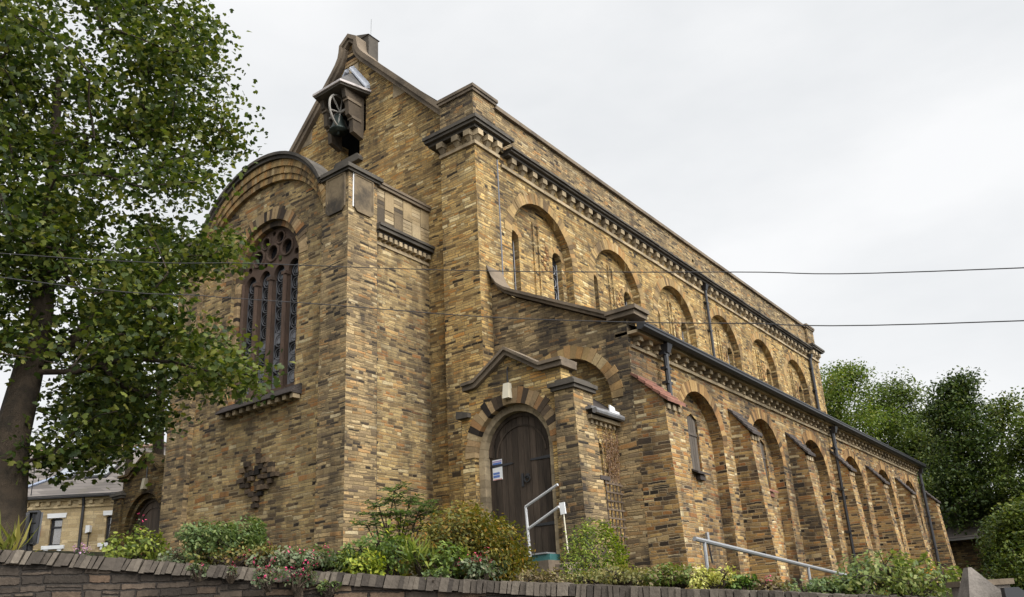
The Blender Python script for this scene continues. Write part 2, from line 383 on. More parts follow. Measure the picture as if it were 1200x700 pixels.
# ------------------------------------------------------------------ ground
WALLP = [(-26.5, 10.3, -0.75), (-18.4, 4.25, -1.5), (-10.41, -1.71, -2.29), (-8.92, -2.82, -2.51), (-7.27, -4.85, -2.79), (-6.22, -7.2, -3.05), (-5.83, -8.99, -3.24), (-5.60, -9.80, -3.32)]
def wall_at(x, y):
    # distance behind the retaining wall and the wall's top there
    best = None
    for (a, b) in zip(WALLP[:-1], WALLP[1:]):
        ab = np.array([b[0] - a[0], b[1] - a[1]]); ap = np.array([x - a[0], y - a[1]])
        t = min(1, max(0, ap @ ab / (ab @ ab))); d = ap - t * ab; dist = math.hypot(*d)
        if best is None or dist < best[0]: best = (dist, a[2] + t * (b[2] - a[2]))
    return best
def plane_z(x, y):
    z = -2.2 + 0.09 * (y + 1.5) if y > -1.5 else -2.2 + 0.27 * (y + 1.5)
    z = max(z, -3.35); return min(z, 0.25)
def terr(x, y):
    d, zt = wall_at(x, y); t = min(1, d / 4.0); t = t * t * (3 - 2 * t)
    return (zt - 0.14) * (1 - t) + plane_z(x, y) * t
def gmat(name, c0, c1, c2, sc):
    g = G(name); geo = g.n('NewGeometry'); P = geo.outputs['Position']
    n1 = g.noise(P, sc, 6, 0.65); c = g.ramp(n1, [(0.3, c0), (0.5, c1), (0.7, c2)]); g.bump(g.noise(P, sc * 8, 4), 0.6, 0.03); return g.fin(c, 0.95, 0.1)
ASPH = gmat('asphalt', (0.035, 0.035, 0.036), (0.05, 0.05, 0.05), (0.065, 0.064, 0.062), 2.0)
SOIL = gmat('garden_soil_and_moss', (0.022, 0.018, 0.012), (0.035, 0.032, 0.016), (0.035, 0.045, 0.015), 5.0)
PAVE = gmat('pavement_flags', (0.12, 0.11, 0.10), (0.17, 0.16, 0.145), (0.22, 0.2, 0.18), 1.5)
m = MB(); m.add([(-500, -500, -5.0), (500, -500, -5.0), (500, 500, -5.0), (-500, 500, -5.0)], [(0, 1, 2, 3)]); struct(m.build('road', ASPH))
def offs(P, d):
    out = []
    for i, p in enumerate(P):
        a = P[max(i - 1, 0)]; b = P[min(i + 1, len(P) - 1)]; t = np.array([b[0] - a[0], b[1] - a[1]]); t /= np.linalg.norm(t)
        n = np.array([-t[1], t[0]])           # towards the church (left of travel is north-east)
        out.append((p[0] + n[0] * d, p[1] + n[1] * d, p[2]))
    return out
# pavement with kerb between road and wall
A = offs(WALLP, -0.02); B = offs(WALLP, -1.6)
m = MB()
for i in range(len(A) - 1):
    a, b, c, d = A[i], A[i + 1], B[i + 1], B[i]
    m.hexa([(d[0], d[1], -5.1), (c[0], c[1], -5.1), (b[0], b[1], -5.1), (a[0], a[1], -5.1), (d[0], d[1], -4.87), (c[0], c[1], -4.87), (b[0], b[1], -4.87), (a[0], a[1], -4.87)])
struct(m.build('pavement', PAVE))
# churchyard terrain: strips leading away from the wall
wl = []
for i in range(len(WALLP) - 1):
    for k in range(6):
        t = k / 6; wl.append(tuple(WALLP[i][j] * (1 - t) + WALLP[i + 1][j] * t for j in range(3)))
wl.append(WALLP[-1]); wl += [(-5.3, -10.6, -3.35), (-2, -16, -3.4), (20, -40, -3.4), (60, -90, -3.4)]
wl = [(-120, 80, 0.2), (-60, 35, 0.0)] + wl
BACK = (0.76, 0.65)
v = []; f = []; dist = [0.15, 0.6, 1.2, 2, 3, 4, 5.5, 7.5, 10, 14, 20, 30, 50, 90, 200]
for p in wl:
    for d in dist:
        x = p[0] + BACK[0] * d; y = p[1] + BACK[1] * d
        v.append((x, y, terr(x, y)))
nd_ = len(dist)
for i in range(len(wl) - 1):
    for k in range(nd_ - 1): f.append((i * nd_ + k, (i + 1) * nd_ + k, (i + 1) * nd_ + k + 1, i * nd_ + k + 1))
m = MB(); m.add(v, f); struct(m.build('churchyard_ground', SOIL, smooth=True))

# ------------------------------------------------------------------ church
CH = thing('church', 'tall yellow sandstone church with round arches, a stepped west gable and a bell canopy', 'church', (0, 0, -2.3))
AX = 4.88                                    # nave axis
# --- clerestory south wall
AC = [2.95 + 3.97 * i for i in range(6)]
m = MB(); m.holed(fs_(.12), [(.86, 3.2), (25.15, 3.2), (25.15, 8.12), (.86, 8.12)], [archp(c, 1.42, 6.2, 3.5) for c in AC], 0, .26)
m.build('clerestory_wall', ST, CH)
hl = []
for c in AC: hl += [archp(c - 1.0, .21, 6.42, 4.4, 10), archp(c + 1.0, .23, 6.40, 4.4, 10)]
m = MB(); m.holed(fs_(.36), [(.9, 3.25), (25.1, 3.25), (25.1, 8.0), (.9, 8.0)], hl, 0, .3)
m.build('recessed_clerestory_wall', ST, CH)
for c in AC: m = MB(); m.ring(fs_(.12), c, 6.2, 1.42, 1.70, 0, math.pi, 38, -.012, .3, .05, .025); m.build('clerestory_arch_ring', VOUSL, CH)
for c in AC:
    for q, r in ((c - 1.0, .21), (c + 1.0, .23)): m = MB(); m.ring(fs_(.36), q, 6.41, r, r + .17, 0, math.pi, 9, -.012, .2, .06, .03); m.build('lancet_arch_ring', VOUSL, CH)
def mkwin(name, c, r, spring, bottom, Y, panes):
    g = MB(); g.prism(archp(c, r + .02, spring, bottom, 10), fs_(Y), 0, .03); o = g.build(name, GLS, CH)
    l = MB()
    z = bottom + r
    while z < spring + r * .5:
        l.torus((c, Y - .012, z), (1, 0, 0), (0, 0, 1), r * .62, .012, 12, 4); z += r * 1.7
    l.tube([(c - r * .97, Y - .012, bottom), (c - r * .97, Y - .012, spring)], .014, 4); l.tube([(c + r * .97, Y - .012, bottom), (c + r * .97, Y - .012, spring)], .014, 4)
    z = bottom + .4
    while z < spring: l.tube([(c - r, Y - .016, z), (c + r, Y - .016, z)], .009, 4); z += .42
    l.build('leading', LEADW, o); return o
for c in AC:
    mkwin('lancet_window', c - 1.0, .21, 6.42, 4.4, .54, 3); mkwin('lancet_window', c + 1.0, .23, 6.40, 4.4, .54, 3)
for c in AC:
    m = MB()
    for dx in (-.115, .115): m.box(c + dx - .035, c + dx + .035, .315, .4, 3.6, 7.15, .5)
    m.box(c - .145, c + .145, .33, .39, 7.1, 7.2, .5); m.build('panel_strip', ST, CH)
    m = MB()
    for i in range(22):
        xx = c + .20 + random.uniform(0, .42); wd = random.uniform(.07, .16); zz = 5.75 + (i % 11) * .09
        m.box(xx, xx + wd, .33 + .0013 * i, .4, zz, zz + .075, random.choice((.08, .18, .3, .8, .9, 1.0)))
    m.build('patterned_stones', VOUSR, CH)
# --- main cornice
m = MB(); seg(m, 1.2, 24.9, .06, .5, 8.10, 8.19, .6); m.build('string_course', TAN, CH)
m = MB(); seg(m, 1.36, 24.9, -.06, .5, 8.49, 8.555); seg(m, 1.36, 24.9, -.15, .5, 8.563, 8.615); seg(m, 1.36, 24.9, -.20, .5, 8.623, 8.68); m.build('cornice', DARK, CH)
m = MB(); m.box(1.0, 25.1, .13, .5, 8.0, 8.5); m.build('frieze_wall', ST, CH)
def corbel_mb(x, y, z, fr=None):
    m = MB()
    if fr is None or fr == 'S':
        m.box(x - .10, x + .10, y - .17, y + .02, z + .12, z + .275)
        m.hexa([(x - .05, y - .05, z - .02), (x + .05, y - .05, z - .02), (x + .05, y + .02, z - .02), (x - .05, y + .02, z - .02),
                (x - .085, y - .13, z + .118), (x + .085, y - .13, z + .118), (x + .085, y + .02, z + .118), (x - .085, y + .02, z + .118)])
    else:
        m.box(x - .17, x + .02, y - .10, y + .10, z + .12, z + .275)
        m.hexa([(x - .05, y - .05, z - .02), (x + .02, y - .05, z - .02), (x + .02, y + .05, z - .02), (x - .05, y + .05, z - .02),
                (x - .13, y - .085, z + .118), (x + .02, y - .085, z + .118), (x + .02, y + .085, z + .118), (x - .13, y + .085, z + .118)])
    return m
c0 = corbel_mb(1.62, .13, 8.21).build('cornice_bracket', TAN, CH)
for i in range(1, 49): dup(c0, dx=.475 * i)
# --- parapet
m = MB(); m.holed(fs_(.12), [(.9, 8.6), (25.2, 8.6), (25.2, 9.78), (.9, 9.78)], [circ(12.9, 9.27, .09, 10)], 0, .35); m.build('parapet_wall', STP, CH)
m = MB()
x = .97
while x < 25.2: m.box(x + .006, min(x + 1.15, 25.2), .03, .52, 9.78, 9.87); m.box(x + .006, min(x + 1.15, 25.2), .06, .5, 9.872, 9.93); x += 1.15
m.build('parapet_coping', COPE, CH)
# --- corner piers with wrapped cornices
def pier(x0, x1, y0, y1, w_side=True):
    m = MB(); m.box(x0, x1, y0, y1, -3.3, 8.19, .5); m.build('corner_pier', ST, CH)
    m = MB(); m.box(x0 + .02, x1 - .02, y0 + .02, y1, 8.185, 8.75, .5); m.box(x0, x1, y0, y1, 8.75, 9.78, .5); m.build('pier_parapet', STP, CH)
    m = MB(); m.box(x0 - .06, x1 + .06, y0 - .06, y1, 8.19, 8.28, .5); m.build('string_course', TAN, CH)
    m = MB(); o = .28
    m.box(x0 - o * .5, x1 + o * .5, y0 - o * .5, y1 + .3, 8.60, 8.68); m.box(x0 - o * .85, x1 + o * 1.2, y0 - o * .85, y1 + .35, 8.683, 8.76); m.box(x0 - o, x1 + o * 1.6, y0 - o, y1 + .38, 8.763, 8.86); m.build('cornice', DARK, CH)
    m = MB(); m.box(x0 - .05, x1 + .05, y0 - .05, y1, 9.78, 9.86); m.box(x0 - .08, x1 + .08, y0 - .08, y1 + .05, 9.862, 9.95); m.build('pier_coping', COPE, CH)
    for x in (x0 + .06, x0 + .45, x1 - .06): corbel_mb(x, y0, 8.31).build('cornice_bracket', TAN, CH)
    for y in (y0 + .12, y0 + .52, y1 - .1): corbel_mb(x0, y, 8.31, 'W').build('cornice_bracket', TAN, CH)
pier(0, .9, 0, 1.13); pier(25.1, 26.1, 0, 1.1)
m = MB(); m.box(.885, .925, -.012, .05, 3.5, 8.15); m.build('lightning_conductor', plain('dull_conductor', (.13, .135, .15), .6), CH)
# --- west gable
def gz(o): return 11.58 - (o - 2.18) * 1.06
prof = [(4.35, 9.25)] + [(o, gz(o)) for o in (3.65, 2.18, 1.0, .72)] + [(.55, 13.33), (.44, 13.52), (.40, 13.72), (.38, 13.93), (.0, 14.2)]
right = [(AX - o, z) for o, z in prof]; left = [(AX + o, z) for o, z in prof[::-1][1:]]
top = right + left
ins = []
for i, p in enumerate(top):
    a = top[max(i - 1, 0)]; b = top[min(i + 1, len(top) - 1)]; tx, tz = b[0] - a[0], b[1] - a[1]; l = math.hypot(tx, tz)
    ins.append((p[0] + tz / l * .26, p[1] - tx / l * .26))
m = MB()
m.holed(fw_(.31), [(AX - 4.1, -3.3)] + [(a, b + .05) for a, b in ins] + [(AX + 4.1, -3.3)], [[(4.5, 9.85), (5.3, 9.85), (5.3, 10.5), (5.72, 10.7), (5.72, 11.78), (4.25, 11.78), (4.25, 10.6), (4.5, 10.4)]], 0, .4)
m.build('gable_wall', ST, CH)
m = MB(); m.box(.6, 1.5, 4.1, 5.9, 9.6, 12.0); m.build('bell_opening', VOID, CH)  # black block paints the shadowed space behind the bell
m = MB()
for i in range(len(top) - 1):
    m.prism([top[i], top[i + 1], ins[i + 1], ins[i]], fw_(.31), -.14, .48)
    a, b = [(p[0] * .45 + q[0] * .55, p[1] * .45 + q[1] * .55) for p, q in zip((top[i], top[i + 1]), (ins[i], ins[i + 1]))]
    m.prism([(top[i][0] * .98 + ins[i][0] * .02, top[i][1] + .0), (top[i + 1][0], top[i + 1][1]), b, a], fw_(.31), -.20, -.137)
m.build('gable_coping', COPE, CH)
for s in (-1, 1):
    for o in (1.75, 3.55): 
        y = AX + s * o; z = gz(o); m = MB()
        m.prism([(y, z - .32), (y, z - .90), (y + s * .55, z - .90)], fw_(.31), -.012, .05, .4); m.build('kneeler_block', TAN, CH)
m = MB(); m.prism([(AX - .3, 12.62), (AX - .3, 13.1), (AX + .3, 13.1), (AX + .3, 12.62)], fw_(.31), -.015, .05, .8); m.build('apex_slab', TAN, CH)
m = MB()
for k in range(5): m.box(.285, .33, AX - .28, AX + .28, 13.14 + k * .115, 13.23 + k * .115)
m.build('apex_courses', VOUS, CH)
m = MB(); m.box(.52, .92, AX - .50, AX + .50, 13.2, 14.16); m.prism([(AX - .53, 14.15), (AX + .53, 14.15), (AX, 14.36)], fw_(.49), 0, .48); m.build('apex_pedestal', DARK, CH)
m = MB(); m.tube([(.6, 4.36, 14.15), (.6, 4.35, 14.75)], .012, 5); m.build('lightning_rod', GREYM, CH)
# --- nave roof, hidden walls
m = MB(); m.add([(.6, .35, 9.2), (25.9, .35, 9.2), (25.9, AX, 13.75), (.6, AX, 13.75), (.6, 2 * AX - .35, 9.2), (25.9, 2 * AX - .35, 9.2)], [(0, 1, 2, 3), (3, 2, 5, 4)]); m.build('nave_roof', slates('nave_slates'), CH)
m = MB(); m.box(.75, 25.9, 9.3, 9.7, -3.3, 9.3); m.prism([(.3, -3.3), (9.5, -3.3), (9.5, 9.3), (AX, 13.8), (.3, 9.3)], fw_(25.8), 0, .3); m.build('north_wall', ST, CH)
# --- bell canopy on the gable
canopy = MB(); zc = 11.86
Pf = [(-.62, AX + .56, zc), (-.62, AX - .56, zc), (.32, AX - .80, zc), (.32, AX + .80, zc)]
Pt = [(-.10, AX + .08, zc + .62), (-.10, AX - .08, zc + .62), (.32, AX - .10, zc + 1.0), (.32, AX + .10, zc + 1.0)]
canopy.hexa(Pf + Pt)
can = canopy.build('bell_canopy_roof', slab('canopy_lead_and_slate', (0.10, 0.095, 0.09), .4, 5, damt=.4), CH)
m = MB()
def rim(a, z0, z1): return [(-.62 - a, AX + .56 + a * .8, z0), (-.62 - a, AX - .56 - a * .8, z0), (.31, AX - .80 - a, z0), (.31, AX + .80 + a, z0), (-.62 - a, AX + .56 + a * .8, z1), (-.62 - a, AX - .56 - a * .8, z1), (.31, AX - .80 - a, z1), (.31, AX + .80 + a, z1)]
m.hexa(rim(.0, zc - .14, zc - .078)); m.build('soffit', DARK, can)
m = MB(); m.hexa(rim(.05, zc - .075, zc - .003))
m.build('fascia', slab('fascia_paint', (0.46, 0.42, 0.40), .3, 6, damt=.3), can)
for s in (-1, 1):
    m = MB()
    for k in range(7):
        t0, t1 = k / 7, (k + 1) / 7
        y0 = AX + s * (.10 + .70 * t0); y1 = AX + s * (.10 + .70 * t1); z0 = zc + 1.03 - .98 * t0; z1 = zc + 1.03 - .98 * t1
        m.hexa([(.12, y0, z0 - .05), (.12, y1, z1 - .05), (.31, y1, z1 + .02), (.31, y0, z0 + .02), (.12, y0, z0 + .03), (.12, y1, z1 + .02), (.305, y1, z1 + .18), (.305, y0, z0 + .2)])
    m.build('lead_flashing', PALELEAD, can)
for s in (-1, 1):
    m = MB(); y = AX + s * .46
    prof2 = [(-.44, zc - .13), (-.39, zc - .42), (-.30, zc - .48), (-.26, zc - .95), (-.12, zc - 1.02), (-.08, zc - 1.45), (.32, zc - 1.55), (.32, zc - .13)]
    m.prism([(a, b) for a, b in prof2], lambda a, b, d: (a, y + d, b), -.075, .075)
    m.build('canopy_bracket', slab('bracket_stone', (.085, .065, .045), .4, 4, damt=.75), CH)

    for zz in (zc - .46, zc - 1.0): m = MB(); m.box(-.34 + (zc - .46 - zz) * .35, .2, y - .10, y + .10, zz - .05, zz + .04); m.build('bracket_moulding', COPE, CH)
bw = MB(); wc = (-.18, AX - .07, zc - .68)
bw.torus(wc, (.975, .22, 0), (0, 0, 1), .52, .034, 28, 6)
for a in (20, 80, 140):
    c_, s_ = math.cos(R(a)), math.sin(R(a)); e = np.array([.975 * c_, .22 * c_, s_]) * .51
    bw.tube([np.array(wc) - e, np.array(wc) + e], .024, 5)
bw.tube([(-.18, AX - .5, zc - .68), (-.18, AX + .5, zc - .68)], .04, 6)
bwo = bw.build('bell_wheel', plain('greyed_wheel_wood', (.27, .25, .22), .7), CH)
m = MB(); bc = (-.13, AX + .04, zc - .78)
m.tube([(bc[0], bc[1], bc[2] + d) for d in (.12, .08, -.02, -.17, -.31, -.42, -.47)], [.04, .12, .15, .165, .20, .26, .28], 20)
m.tube([(bc[0], bc[1], bc[2] - .4), (bc[0], bc[1], bc[2] - .57)], [.03, .05], 8)
m.build('bell', plain('bell_bronze', (.035, .045, .04), .45, .6), CH, smooth=True)
m = MB(); m.prism([(4.36, 9.62), (5.44, 9.62), (5.44, 9.72), (5.36, 9.84), (4.44, 9.84), (4.36, 9.72)], fw_(.31), -.16, .1); m.build('opening_sill', DARK, CH)

# --- west baptistery
X0 = -2.52
YC, ZC = 5.13, 6.05
oy = lambda a, b, n=40: [(YC - a * math.cos(math.pi * i / n), ZC + b * math.sin(math.pi * i / n)) for i in range(n + 1)]
WA = 5.02                                       # window axis
m = MB(); m.holed(fw_(X0 + .15), [(2.4, -3.3)] + oy(2.6, 2.4) + [(7.9, -3.3)], [archp(WA, 1.34, 5.55, 2.24, 26)], 0, .45); m.build('baptistery_west_wall', STB, CH)
m = MB(); m.ring(fw_(X0 + .15), WA, 5.55, 1.34, 1.64, 0, math.pi, 42, -.015, .3, .05, .03); m.build('window_arch_ring', VOUS, CH)
m = MB(); m.ring(fw_(X0 + .25), WA, 5.55, 1.19, 1.335, 0, math.pi, 24, 0, .25, .04)
for s in (-1, 1):
    z = 2.24
    while z < 5.5: h = random.uniform(.08, .14); y = sorted((WA + s * 1.19, WA + s * 1.335)); m.box(X0 + .25, X0 + .5, y[0], y[1], z + .004, min(z + h, 5.55)); z += h
m.build('inner_arch_order', VOUS, CH)
for (a1, a0, b1_, b0, d) in ((2.64, 2.54, 2.42, 2.22, -.035), (2.54, 2.49, 2.22, 2.02, .005), (2.49, 2.44, 2.02, 1.84, .045)):
    m = MB(); m.ring(fw_(X0), YC, ZC, (a0, b0 + .012), (a1 + .03, b1_ + .002), .05, math.pi - .14, 72, d, d + .5, .06, .004); m.build('gable_arch_order', VOUSL, CH)
m = MB(); m.ring(fw_(X0), YC, ZC, (2.60, 2.43), (2.69, 2.53), .05, math.pi - .42, 30, -.10, .5, .0); m.ring(fw_(X0), YC, ZC, (2.66, 2.52), (2.73, 2.60), .05, math.pi - .44, 30, -.16, .4, .0); m.build('gable_arch_coping', DARK, CH)
m = MB(); pr = oy(2.6, 2.5); m.prism(pr, fw_(X0 + .56), 0, 2.34); m.build('barrel_roof', slab('barrel_roof_stone', (.17, .145, .115), .35, 2, damt=.45), CH)
m = MB(); m.box(X0, -1.6, 1.8, 2.69, -3.3, 7.04, .5); m.build('baptistery_pier', STP, CH)
m = MB(); m.box(X0, -1.6, 7.62, 8.56, -3.3, 7.04, .5); m.build('baptistery_pier', STP, CH)
for y0, y1 in ((1.8, 2.69), (7.62, 8.56)):
    m = MB(); m.box(X0 - .07, -1.55, y0 - .07, y1 + .02, 7.04, 7.1); m.box(X0 - .12, -1.5, y0 - .12, y1 + .04, 7.103, 7.2); m.build('pier_cap', DARK, CH)
def slabp(y0, y1, z0, z1, ch_): return [(y0 + ch_, z0), (y1 - ch_, z0), (y1, z0 + ch_), (y1, z1), (y0, z1), (y0, z0 + ch_)]
m = MB(); m.prism(slabp(1.93, 2.5, 6.1, 7.02, .09), fw_(X0), -.03, .05); m.prism(slabp(-2.33, -1.79, 6.1, 7.02, .09), fs_(1.8), -.03, .05); m.build('pier_panel', PANEL, CH)
m = MB()
for (fr, a, b) in ((fw_(X0), 1.89, 2.54), (fs_(1.8), -2.37, -1.75)):
    m.holed(fr, slabp(a, b, 6.06, 7.04, .1), [slabp(a + .05, b - .05, 6.12, 7.0, .08)], -.045, .04)
m.build('panel_frame', PANEL, CH)
m = MB(); m.box(-2.395, -2.372, 1.775, 1.80, 6.15, 7.03); m.build('lead_strip', WHITE, CH)
# south return wall
for y0, zt in ((1.9, 5.7), (7.9, 7.0)): m = MB(); m.box(-1.7, .33, y0, y0 + .5, -3.3, zt, .5); m.build('baptistery_side_wall', STB, CH)
m = MB(); m.box(-1.62, .3, 1.80, 2.3, 5.78, 5.84); m.box(-1.62, .3, 1.70, 2.3, 5.843, 5.93); m.box(-1.62, .3, 1.66, 2.3, 5.933, 6.0); m.build('side_cornice', DARK, CH)
m = MB(); x = -1.5
while x < .3: m.box(x - .05, x + .05, 1.77, 1.92, 5.66, 5.77); x += .17
m.box(-1.6, .32, 1.87, 2.0, 5.52, 5.6); m.build('dentil_row', TAN, CH)
m = MB(); x = -1.6; k = 0
while x < .25:
    for j in range(2):
        z0 = 6.0 + j * .52
        if (j + k) % 2 == 0: m.box(x + .006, x + .31, 1.86, 2.2, z0 + .004, z0 + .515)
        else:
            for q in range(5): m.box(x + .006, x + .31, 1.868, 2.2, z0 + q * .103 + .004, z0 + q * .103 + .097)
    x += .318; k += 1
m.build('chequered_parapet', rndstone('chequer_stone', [(0, (.06, .05, .04)), (.3, (.20, .15, .09)), (.6, (.36, .27, .15)), (1, (.44, .35, .22))], .5), CH)
m = MB(); m.box(-1.55, .32, 1.80, 2.3, 7.045, 7.12); m.box(-1.55, .32, 1.77, 2.3, 7.123, 7.19); m.build('side_coping', COPE, CH)
m = MB(); m.box(-1.9, .3, 2.1, 8.2, 5.95, 6.04); m.build('flat_roof', LEAD, CH)
def pipe(path, r=.045, hopper=None, name='downpipe'):
    m = MB(); m.tube(path, r, 8); o = m.build(name, BLACK, CH, smooth=False)
    n = 4; p, q = np.array(path[-2]), np.array(path[-1])
    for i in range(n): c = p + (q - p) * (i + .5) / n; b = MB(); b.box(c[0] - r * 1.9, c[0] + r * 1.9, c[1] - r * .7, c[1] + r * 1.6, c[2] - .03, c[2] + .03); b.build('pipe_bracket', BLACK, o)
    if hopper is not None: h = hopper; b = MB(); b.hexa([(h[0] - .07, h[1] - .07, h[2]), (h[0] + .07, h[1] - .07, h[2]), (h[0] + .07, h[1] + .07, h[2]), (h[0] - .07, h[1] + .07, h[2]), (h[0] - .12, h[1] - .12, h[2] + .2), (h[0] + .12, h[1] - .12, h[2] + .2), (h[0] + .12, h[1] + .12, h[2] + .2), (h[0] - .12, h[1] + .12, h[2] + .2)]); b.build('rainwater_head', BLACK, o)
pipe([(-1.57, 1.86, 5.5), (-1.57, 1.86, -2.2)], .028)
# sill
m = MB()
for k in range(6):
    z = 2.22 - k * .042; m.prism([(X0 + .2, z - .04), (X0 + .2, z), (X0 + .09 - .05 * k, z - .006), (X0 + .085 - .05 * k, z - .04)], lambda a, b, d: (a, 3.42 + d, b), 0, 2.85)
m.build('window_sill', DKT, CH)
for k in range(11): y = 3.5 + k * .265; m = MB(); m.box(X0 - .08, X0 + .12, y - .055, y + .055, 1.86, 1.965); m.build('sill_corbel', TAN, CH)
# tracery
XT = -2.13
lights = [WA + (i - 1.5) * .57 for i in range(4)]
holes = [archp(y, .225, 5.38, 2.42, 12, .29) for y in lights]
holes += [circ(WA + d, 6.08, .205, 18) for d in (-.57, 0, .57)] + [circ(WA + d, 6.43, .15, 14) for d in (-.29, .29)] + [circ(WA, 6.62, .07, 10), circ(WA - .93, 5.85, .09, 10), circ(WA + .93, 5.85, .09, 10)]
holes += [circ(WA + d, 5.80, .07, 10) for d in (-.29, .29)]
m = MB(); m.holed(fw_(XT), archp(WA, 1.2, 5.55, 2.25, 24), holes, 0, .14)
for d in (-.57, 0, .57): m.torus((XT - .01, WA + d, 6.08), (0, 1, 0), (0, 0, 1), .225, .035, 20, 6)
for d in (-.29, .29): m.torus((XT - .01, WA + d, 6.43), (0, 1, 0), (0, 0, 1), .17, .03, 16, 6)
trac = m.build('window_tracery', TRAC, CH)
for i in range(3):
    y = WA + (i - 1) * .57; m = MB(); m.tube([(XT - .03, y, 2.3), (XT - .03, y, 5.36)], .062, 8); m.box(XT - .10, XT + .05, y - .085, y + .085, 5.30, 5.38); m.box(XT - .11, XT + .05, y - .10, y + .10, 2.25, 2.42); m.build('mullion', TRAC, trac)
for s in (-1, 1):
    y = WA + s * 1.12; m = MB(); m.tube([(XT - .03, y, 2.3), (XT - .03, y, 5.5)], .05, 8); m.build('jamb_shaft', TRAC, trac)
m = MB(); m.prism(archp(WA, 1.19, 5.55, 2.3, 20), fw_(XT + .1), 0, .03); gl = m.build('window_glass', GLS, CH)
m = MB()
for y in lights:
    z = 2.62
    while z < 5.5: m.torus((XT + .085, y, z), (0, 1, 0), (0, 0, 1), .15, .016, 16, 5); m.torus((XT + .085, y, z), (0, 1, 0), (0, 0, 1), .09, .010, 12, 4); z += .345
    for d in (-.2, .2): m.tube([(XT + .09, y + d, 2.4), (XT + .09, y + d, 5.3)], .010, 4)
m.build('leading', plain('dull_leading', (.085, .085, .09), .6), gl)
m = MB()
for y in lights:
    for k in range(3):
        z = 2.45 + k * random.uniform(.35, .6); m.prism([(y - .2, z), (y + .2, z), (y + .18, z + .3), (y - .1, z + .38)], fw_(XT + .088), 0, .008)
m.build('glass_guard', plain('cloudy_guard', (.17, .17, .18), .35), gl)
# protruding cross of stones
m = MB(); XF = X0 + .15
pat = {8: [0], 7: [0], 6: [-2, 0, 2], 5: [-3, -2, -1, 0, 2, 3], 4: [-3, -2, 0, 1, 2], 3: [-4, -3, -2, -1, 1, 3, 4], 2: [-3, -1, 0, 2, 3], 1: [-2, -1, 0, 2], 0: [-1, 0, 1], -1: [0], -2: [0]}
for r_, cs in pat.items():
    for c_ in cs:
        y = 4.86 + c_ * .17 + random.uniform(-.03, .03); z = -.12 + r_ * .125 + random.uniform(-.02, .02); q = random.uniform(.05, .12); hh = random.uniform(.045, .06)
        m.box(XF - q, XF + .05, y - random.uniform(.06, .1), y + random.uniform(.06, .1), z - hh, z + hh, random.choice((.0, .04, .08, .12, .16, .2, .25, .3)))
m.build('stone_cross', VOUS, CH)

# --- south aisle
XA, YA = .42, -3.53
cl = [(-.0, 4.78), (-.06, 4.75), (-.16, 4.5), (-.3, 4.28), (-.5, 4.12), (-.72, 4.0), (-3.16, 2.77), (-3.55, 2.77)]
m = MB(); m.holed(fw_(XA), [(YA + .006, -3.3), (YA + .006, 2.72)] + [(a, b - .05) for a, b in cl[::-1]] + [(.3, 4.7), (.3, -3.3)], [archp(-1.93, 1.1, 1.05, -3.2, 24)], 0, .4); m.build('aisle_west_wall', STS, CH)
m = MB(); m.box(XA + .28, XA + .6, -3.3, .3, -3.3, 2.6); m.build('recessed_wall', ST, CH)
m = MB(); m.ring(fw_(XA), -1.93, 1.05, 1.1, 1.38, 0, math.pi, 24, -.014, .32, .05, .03); m.build('relieving_arch', VOUSL, CH)
m = MB(); cp = [(.05, 4.98)] + [(a, b) for a, b in cl[1:]]
cp[-1] = (-3.82, 2.77)
for i in range(len(cp) - 1):
    (a, b), (c, d) = cp[i], cp[i + 1]
    if i == len(cp) - 2: m.box(XA - .14, XA + .45, -3.80, -3.14, 2.70, 2.80); m.box(XA - .19, XA + .45, -3.86, -3.13, 2.803, 2.89)
    else:
        m.hexa([(XA - .12, a, b - .02), (XA - .12, c, d - .02), (XA + .45, c, d - .02), (XA + .45, a, b - .02), (XA - .12, a, b + .06), (XA - .12, c, d + .06), (XA + .45, c, d + .06), (XA + .45, a, b + .06)])
        m.hexa([(XA - .17, a, b + .06), (XA - .17, c, d + .06), (XA + .45, c, d + .06), (XA + .45, a, b + .06), (XA - .17, a + .03, b + .15), (XA - .17, c + .03, d + .15), (XA + .45, c + .03, d + .15), (XA + .45, a + .03, b + .15)])
m.build('aisle_coping', COPE, CH)
BC_ = [3.55 + 3.97 * i for i in range(6)]
m = MB(); m.holed(fs_(YA), [(XA + .004, -3.3), (25.2, -3.3), (25.2, 2.1), (XA + .004, 2.1)], [archp(c, 1.12, .56, -3.2, 22) for c in BC_], 0, .3); m.build('aisle_south_wall', STA, CH)
WC_ = [c + (.08 if i_ == 0 else .40) for i_, c in enumerate(BC_)]
wh = [[(c - .22, -.12), (c + .30, -.12), (c + .30, 1.12), (c + .04, 1.24), (c - .22, 1.12)] for c in WC_]
ch_ = [archp(c - .15, .36, -2.62, -3.0, 12, .26) for c in BC_]
m = MB(); m.holed(fs_(YA + .28), [(XA + .3, -3.25), (25.1, -3.25), (25.1, 2.0), (XA + .3, 2.0)], wh + ch_, 0, .3); m.build('recessed_aisle_wall', STA, CH)
for c in BC_: m = MB(); m.ring(fs_(YA), c, .56, 1.12, 1.38, 0, math.pi, 30, -.012, .3, .05, .03); m.build('aisle_arch_ring', VOUSR, CH)
for c in BC_: m = MB(); m.ring(fs_(YA + .28), c - .15, -2.62, (.36, .26), (.60, .52), 0, math.pi, 11, -.012, .2, .06, .03); m.build('cellar_arch_ring', VOUSR, CH)
m = MB(); m.box(XA + .5, 25, YA + .5, YA + .6, -3.2, -2.2); m.build('cellar_opening', VOID, CH)
